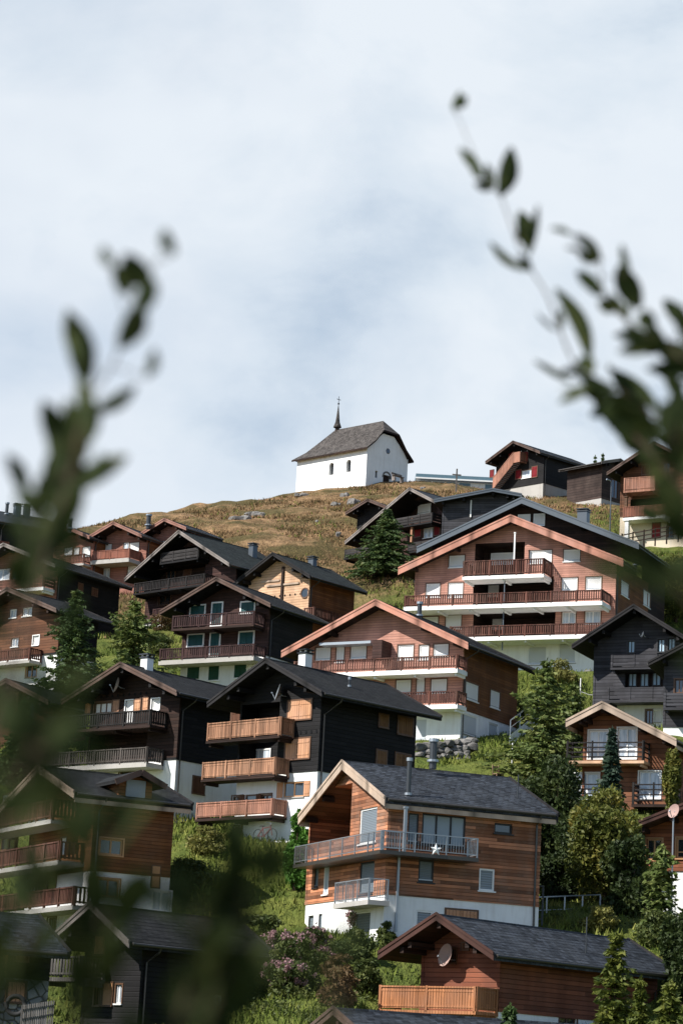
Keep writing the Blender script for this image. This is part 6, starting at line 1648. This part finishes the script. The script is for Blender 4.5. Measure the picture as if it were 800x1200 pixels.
def leafy(root, h, wd, mat, r, n, leaf=.12, z0=.25, trunk=True, nm='crown', mats2=None):
    lob = []
    k = max(6, int(9 * (h / 4) ** .5)) if trunk else 6
    for i in range(k):
        a = r.uniform(0, 6.28); rr = wd / 2 * r.uniform(.15, .72); zz = h * (z0 + (1 - z0) * r.uniform(.1, .85)); lob.append((rr * math.cos(a), rr * math.sin(a), zz, wd * r.uniform(.16, .30), h * (1 - z0) * r.uniform(.12, .24)))
    lob.append((0, 0, h * .86, wd * .2, h * .14)); lob.append((0, 0, h * (z0 + .3 * (1 - z0)), wd * .36, h * (1 - z0) * .3)); lob = np.array(lob)
    pr = lob[:, 3] ** 2; pr /= pr.sum(); idx = r.choice(len(lob), n, p=pr); d = unit(r.normal(0, 1, (n, 3))); rad = r.uniform(.55, 1.12, (n, 1)) ** .7 * (1 + .18 * np.sin(d[:, :1] * 7 + idx[:, None]))
    C = lob[idx, :3] + d * rad * np.stack([lob[idx, 3], lob[idx, 3], lob[idx, 4]], 1); C[:, 2] = np.maximum(C[:, 2], .02)
    U = unit(r.normal(0, 1, (n, 3)) + d * .4 - np.array([0, 0, .3])) * (leaf * r.uniform(.6, 1.25, (n, 1))); V = unit(np.cross(U, r.normal(0, 1, (n, 3)))) * (leaf * r.uniform(.3, .6, (n, 1)))
    V_, F_ = quads(C, U, V)
    tr = MB()
    if trunk: tr.tube([(0, 0, -.8), (.05, .02, h * .3), (0, 0, h * .8)], [h * .028, h * .02, .02], 8)
    for l in lob: tr.tube([(0, 0, h * (z0 * .6 if trunk else 0) - .1), (l[0] * .5, l[1] * .5, l[2] * .6), (l[0], l[1], l[2])], [max(.012, h * .01), max(.01, h * .007), .006], 5, caps=False)
    tr.build('trunk' if trunk else 'stems', M['bark'], root); mesh_np(nm, V_, F_, M[mat], root); return lob
for i, (kind, x, y, z, h, wd, lab, *ex) in enumerate(TREES):
    r = np.random.default_rng(100 + i); nm = {'spruce': 'spruce_tree', 'fir': 'spruce_tree', 'larch': 'larch_tree', 'broad': 'leafy_tree'}[kind]
    root = tag(empty(nm, (x, y, z), r.uniform(0, 6)), lab, 'tree')
    if kind == 'spruce': conifer(root, h, wd, 'spruce_young' if 'young' in lab else 'spruce_blue' if 'blue' in lab else 'spruce_needles', r, 'young' in lab)
    elif kind == 'fir': conifer(root, h, wd, 'spruce_needles', r, True)
    elif kind == 'larch': conifer(root, h, wd, 'larch_needles', r, True)
    else: leafy(root, h, wd, 'broad_dark' if 'dark' in lab else 'leaf_green2' if 'bright' in lab else 'broad_leaves', r, int(min(20000, 2300 * h)), .13, .04)
for i, (x, y, z, wd, h, kind, lab) in enumerate(SHRUBS):
    r = np.random.default_rng(300 + i); root = tag(empty('flowering_shrub' if kind in ('purple', 'yellow') else 'shrub', (x, y, z - .1), r.uniform(0, 6)), lab, 'shrub')
    mt = {'green': 'shrub_green', 'pale': 'shrub_pale', 'rust': 'shrub_rust', 'purple': 'shrub_green', 'yellow': 'yellow_leaf'}[kind]
    lob = leafy(root, h, wd, mt, r, int(500 + 900 * wd), .10, .05, False, 'foliage')
    if kind == 'purple':
        n = 1500; idx = r.integers(0, len(lob), n); d = unit(r.normal(0, 1, (n, 3)) + np.array([0, 0, .8])); clus = r.integers(0, 44, n); off = unit(np.random.default_rng(i).normal(0, 1, (44, 3)) + np.array([0, -.6, .8]))[clus]
        idx = clus % len(lob); C = lob[idx, :3] + off * 1.08 * np.stack([lob[idx, 3], lob[idx, 3], lob[idx, 4]], 1) + r.normal(0, .07, (n, 3)); U = unit(r.normal(0, 1, (n, 3))) * .06; V = unit(np.cross(U, r.normal(0, 1, (n, 3)))) * .04
        V_, F_ = quads(C, U, V); mesh_np('blossom', V_, F_, M['blossom'], root)

# ---------------------------------------------------------------- grass: uncountable, one object for the straw, one for the green
def grass(name, n, rx, ry, hmin, hmax, mat, lab, seed, dens):
    r = np.random.default_rng(seed); y = r.uniform(*ry, n); x = r.uniform(-1, 1, n) * (y * .155 + 2); k = dens(x, y, r); x, y = x[k], y[k]; z = tz(x, y); n = len(x)
    P0 = np.stack([x, y, z - .06], 1); V_, F_ = [], []
    for b in range(3):
        h = r.uniform(hmin, hmax, (n, 1)); lean = r.normal(0, .35, (n, 2)) * h; C0 = P0 + np.concatenate([r.normal(0, .12, (n, 2)), np.zeros((n, 1))], 1); a = r.uniform(0, 3.14, n); w = np.stack([np.cos(a), np.sin(a), a * 0], 1) * r.uniform(.03, .07, (n, 1))
        T = C0 + np.concatenate([lean, h], 1); V_.append(np.stack([C0 - w, C0 + w, T + w * .25, T - w * .25], 1).reshape(-1, 3))
    V_ = np.concatenate(V_); F_ = np.arange(len(V_)).reshape(-1, 4); o = mesh_np(name, V_, F_, M[mat], None); o['kind'] = 'stuff'; tag(o, lab, 'grass')
def dryness(x, y): return np.clip((y - 206) * .035 + np.minimum((12 - x) * .06, .6), 0, 1)
grass('dry_grass', 60000, None, (188, 300), .08, .3, 'grass_dry', 'dry straw coloured grass over the upper slope', 11, lambda x, y, r: r.uniform(0, 1, len(x)) < dryness(x, y) * .9 + .05)
grass('green_grass', 60000, None, (92, 285), .12, .42, 'grass_green', 'green grass on the banks between the chalets', 12, lambda x, y, r: r.uniform(0, 1, len(x)) > dryness(x, y) * .92)

def undergrowth(n_cl, seed):
    r = np.random.default_rng(seed); y = r.uniform(94, 172, n_cl); x = r.uniform(-1, 1, n_cl) * (y * .15 + 2)
    f = np.sin(x * .55 + 1.3 * np.sin(y * .21)) + np.sin(y * .47 + 1.1 * np.sin(x * .33)) + r.normal(0, .5, n_cl); k = (f > .75) & (y < 138) & ~((x < 0) & (y > 112)); x, y = x[k], y[k]
    per = 34; C0 = np.repeat(np.stack([x, y, tz(x, y)], 1), per, 0); n = len(C0); sz = np.repeat(r.uniform(.2, .55, len(x)), per)[:, None]; d = unit(r.normal(0, 1, (n, 3))); d[:, 2] = np.abs(d[:, 2])
    C = C0 + d * sz * r.uniform(.3, 1.15, (n, 1)); U = unit(r.normal(0, 1, (n, 3))) * r.uniform(.06, .12, (n, 1)); V = unit(np.cross(U, r.normal(0, 1, (n, 3)))) * r.uniform(.025, .055, (n, 1))
    V_, F_ = quads(C, U, V); o = mesh_np('undergrowth', V_, F_, M['shrub_green'], None); tag(o, 'low leafy undergrowth in patches on the lower banks', 'undergrowth', kind='stuff')
undergrowth(4200, 21)

# ---------------------------------------------------------------- leafy shoots close to the camera
def shoot(b):
    r = random.Random(b['seed']); P_ = [Vector(p) for p in b['pts']]; pts = []
    for i in range(len(P_) - 1):
        p0 = P_[max(i - 1, 0)]; p1 = P_[i]; p2 = P_[i + 1]; p3 = P_[min(i + 2, len(P_) - 1)]
        for k in range(8):
            t = k / 8; pts.append(.5 * ((2 * p1) + (-p0 + p2) * t + (2 * p0 - 5 * p1 + 4 * p2 - p3) * t * t + (-p0 + 3 * p1 - 3 * p2 + p3) * t ** 3))
    pts.append(P_[-1]); o0 = pts[0].copy(); root = tag(empty('willow_shoot', o0), b['label'], 'branch'); n = len(pts)
    st = MB(); st.tube([p - o0 for p in pts], [.0016 * (1 - i / n) + .0004 for i in range(n)], 6); st.build('stem', M['bark'], root)
    lf = MB()
    for (a_, b_, wd_) in b.get('leaves', ()):
        a_ = Vector(a_) - o0; b_ = Vector(b_) - o0; dr = b_ - a_; ll = dr.length; dr.normalize(); nn = dr.cross(Vector((r.gauss(0, .35), 1, r.gauss(0, .35)))).normalized(); up = nn.cross(dr); curl = r.uniform(-.18, .18); prev = None
        i = min(range(n), key=lambda q: (pts[q] - o0 - a_).length)
        if (pts[i] - o0 - a_).length > .004: st2 = MB(); st2.tube([pts[i] - o0, a_], .0006, 5); st2.build('leaf_stalk', M['bark'], root)
        for j in range(10):
            t = j / 9; wv = wd_ / 2 * math.sin(math.pi * min(1, t * .95 + .035)) ** .7; ax = a_ + dr * ll * t + nn * curl * ll * math.sin(math.pi * t) * .5; row = (ax - nn * wv + up * wv * .3, ax, ax + nn * wv + up * wv * .3)
            if prev: lf.face([prev[0], prev[1], row[1], row[0]]); lf.face([prev[1], prev[2], row[2], row[1]])
            prev = row
    for k in range(b['n']):
        s = .08 + .92 * (k + r.uniform(-.3, .3)) / max(1, b['n'] - 1); s = min(max(s, 0), 1) * (n - 1); i = min(int(s), n - 2); c = pts[i].lerp(pts[i + 1], s - i) - o0; d = (pts[i + 1] - pts[i]).normalized()
        for q in range(1 if k % 3 else 2):
            rv = Vector((r.gauss(0, 1), r.gauss(0, .4), r.gauss(0, 1))); sd = (rv - d * rv.dot(d)).normalized(); dr = (d * r.uniform(.6, 1.1) + sd * r.uniform(.35, .95)).normalized(); nn = dr.cross(Vector((r.gauss(0, 1), r.gauss(0, 1), r.gauss(0, 1)))).normalized(); up = nn.cross(dr)
            ll = b['ll'] * r.uniform(.6, 1.25) * (.7 if s > .9 * n else 1); lw = b['lw'] * r.uniform(.8, 1.15) / 2; curl = r.uniform(-.15, .3); c0 = c + dr * .004; prev = None
            for j in range(8):
                t = j / 7; wv = lw * math.sin(math.pi * min(1, t * .96 + .03)) ** .75; ax = c0 + dr * ll * t + up * curl * ll * t * t; row = (ax - nn * wv + up * wv * .35, ax, ax + nn * wv + up * wv * .35)
                if prev: lf.face([prev[0], prev[1], row[1], row[0]]); lf.face([prev[1], prev[2], row[2], row[1]])
                prev = row
    lf.build('leaves', M['willow_leaf'], root, True)
for b in BRANCHES: shoot(b)

# ---------------------------------------------------------------- sky, sun, camera
AZ, EL = R(180 + 64), R(43)          # sun stands behind the camera to the left
sun_dir = Vector((math.sin(AZ) * math.cos(EL), math.cos(AZ) * math.cos(EL), math.sin(EL)))
w = bpy.data.worlds.new('World'); scene.world = w; w.use_nodes = True; nt = w.node_tree; bg = nt.nodes['Background']
sky = nt.nodes.new('ShaderNodeTexSky'); sky.sky_type = 'NISHITA'; sky.sun_disc = False; sky.sun_elevation = EL; sky.sun_rotation = AZ; sky.altitude = 1900; sky.dust_density = 1.5
tc = nt.nodes.new('ShaderNodeTexCoord'); mp = nt.nodes.new('ShaderNodeMapping'); mp.inputs['Scale'].default_value = (1, 1, 1.5); mp.inputs['Location'].default_value = (.20, 2.635, -.765); nt.links.new(tc.outputs['Generated'], mp.inputs[0])
def wnoise(scale, detail, rough, dist=0.0):
    n = nt.nodes.new('ShaderNodeTexNoise'); n.inputs['Scale'].default_value = scale; n.inputs['Detail'].default_value = detail; n.inputs['Roughness'].default_value = rough; n.inputs['Distortion'].default_value = dist; nt.links.new(mp.outputs[0], n.inputs['Vector']); return n.outputs[0]
def wramp(f, stops):
    n = nt.nodes.new('ShaderNodeValToRGB'); nt.links.new(f, n.inputs[0]); e = n.color_ramp.elements
    while len(e) < len(stops): e.new(.5)
    for q, (p_, c_) in zip(e, stops): q.position = p_; q.color = (*c_, 1)
    return n.outputs[0]
def wmix(f, a, b):
    n = nt.nodes.new('ShaderNodeMix'); n.data_type = 'RGBA'
    for i_, v in ((0, f), (6, a), (7, b)):
        if hasattr(v, 'default_value') or hasattr(v, 'links'): nt.links.new(v, n.inputs[i_])
        else: n.inputs[i_].default_value = v if isinstance(v, float) else (*v, 1)
    return n.outputs[2]
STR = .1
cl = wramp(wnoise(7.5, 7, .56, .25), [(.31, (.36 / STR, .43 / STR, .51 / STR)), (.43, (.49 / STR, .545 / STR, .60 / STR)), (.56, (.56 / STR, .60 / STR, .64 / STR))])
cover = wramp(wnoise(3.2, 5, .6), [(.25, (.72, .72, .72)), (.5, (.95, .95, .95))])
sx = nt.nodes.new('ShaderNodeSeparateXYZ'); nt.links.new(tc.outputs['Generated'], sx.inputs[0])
bank = wramp(sx.outputs[1], [(.66, (.04, .04, .04)), (.89, (1, 1, 1))])      # cloud kept to the framed direction; sky elsewhere shaped clear to cut ambient light
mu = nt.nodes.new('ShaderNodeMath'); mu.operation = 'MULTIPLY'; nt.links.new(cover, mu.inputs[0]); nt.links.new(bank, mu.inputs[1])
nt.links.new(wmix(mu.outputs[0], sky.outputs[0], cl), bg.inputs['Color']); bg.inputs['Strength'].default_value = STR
sl = bpy.data.lights.new('sun', 'SUN'); sl.energy = 5.0; sl.angle = R(.5); sl.color = (1, .96, .90); so = bpy.data.objects.new('sun', sl); COL.objects.link(so); so.rotation_euler = sun_dir.to_track_quat('Z', 'Y').to_euler(); so.location = (-40, -20, 90)
cd = bpy.data.cameras.new('camera'); cam = bpy.data.objects.new('camera', cd); COL.objects.link(cam); scene.camera = cam
cd.sensor_fit = 'VERTICAL'; cd.sensor_height = 36; cd.lens = 90; cd.clip_start = .05; cd.clip_end = 6000
cd.dof.use_dof = True; cd.dof.focus_distance = 165; cd.dof.aperture_fstop = 6.3
pit, rol = math.atan(680 / 3000), R(3)
f_ = Vector((0, math.cos(pit), math.sin(pit))); u_ = Vector((0, -math.sin(pit), math.cos(pit))); r_ = Vector((1, 0, 0))
rr = r_ * math.cos(rol) + u_ * math.sin(rol); uu = -r_ * math.sin(rol) + u_ * math.cos(rol)
cam.matrix_world = Matrix(((rr.x, uu.x, -f_.x, 0), (rr.y, uu.y, -f_.y, 0), (rr.z, uu.z, -f_.z, 1.7), (0, 0, 0, 1)))
scene.render.engine = 'CYCLES'; scene.cycles.use_denoising = True
try: scene.cycles.denoiser = 'OPENIMAGEDENOISE'
except Exception: pass
scene.cycles.max_bounces = 5; scene.cycles.diffuse_bounces = 3; scene.cycles.transmission_bounces = 3
scene.view_settings.view_transform = 'Standard'; scene.view_settings.look = 'None'; scene.view_settings.exposure = 0.6; scene.view_settings.gamma = 1
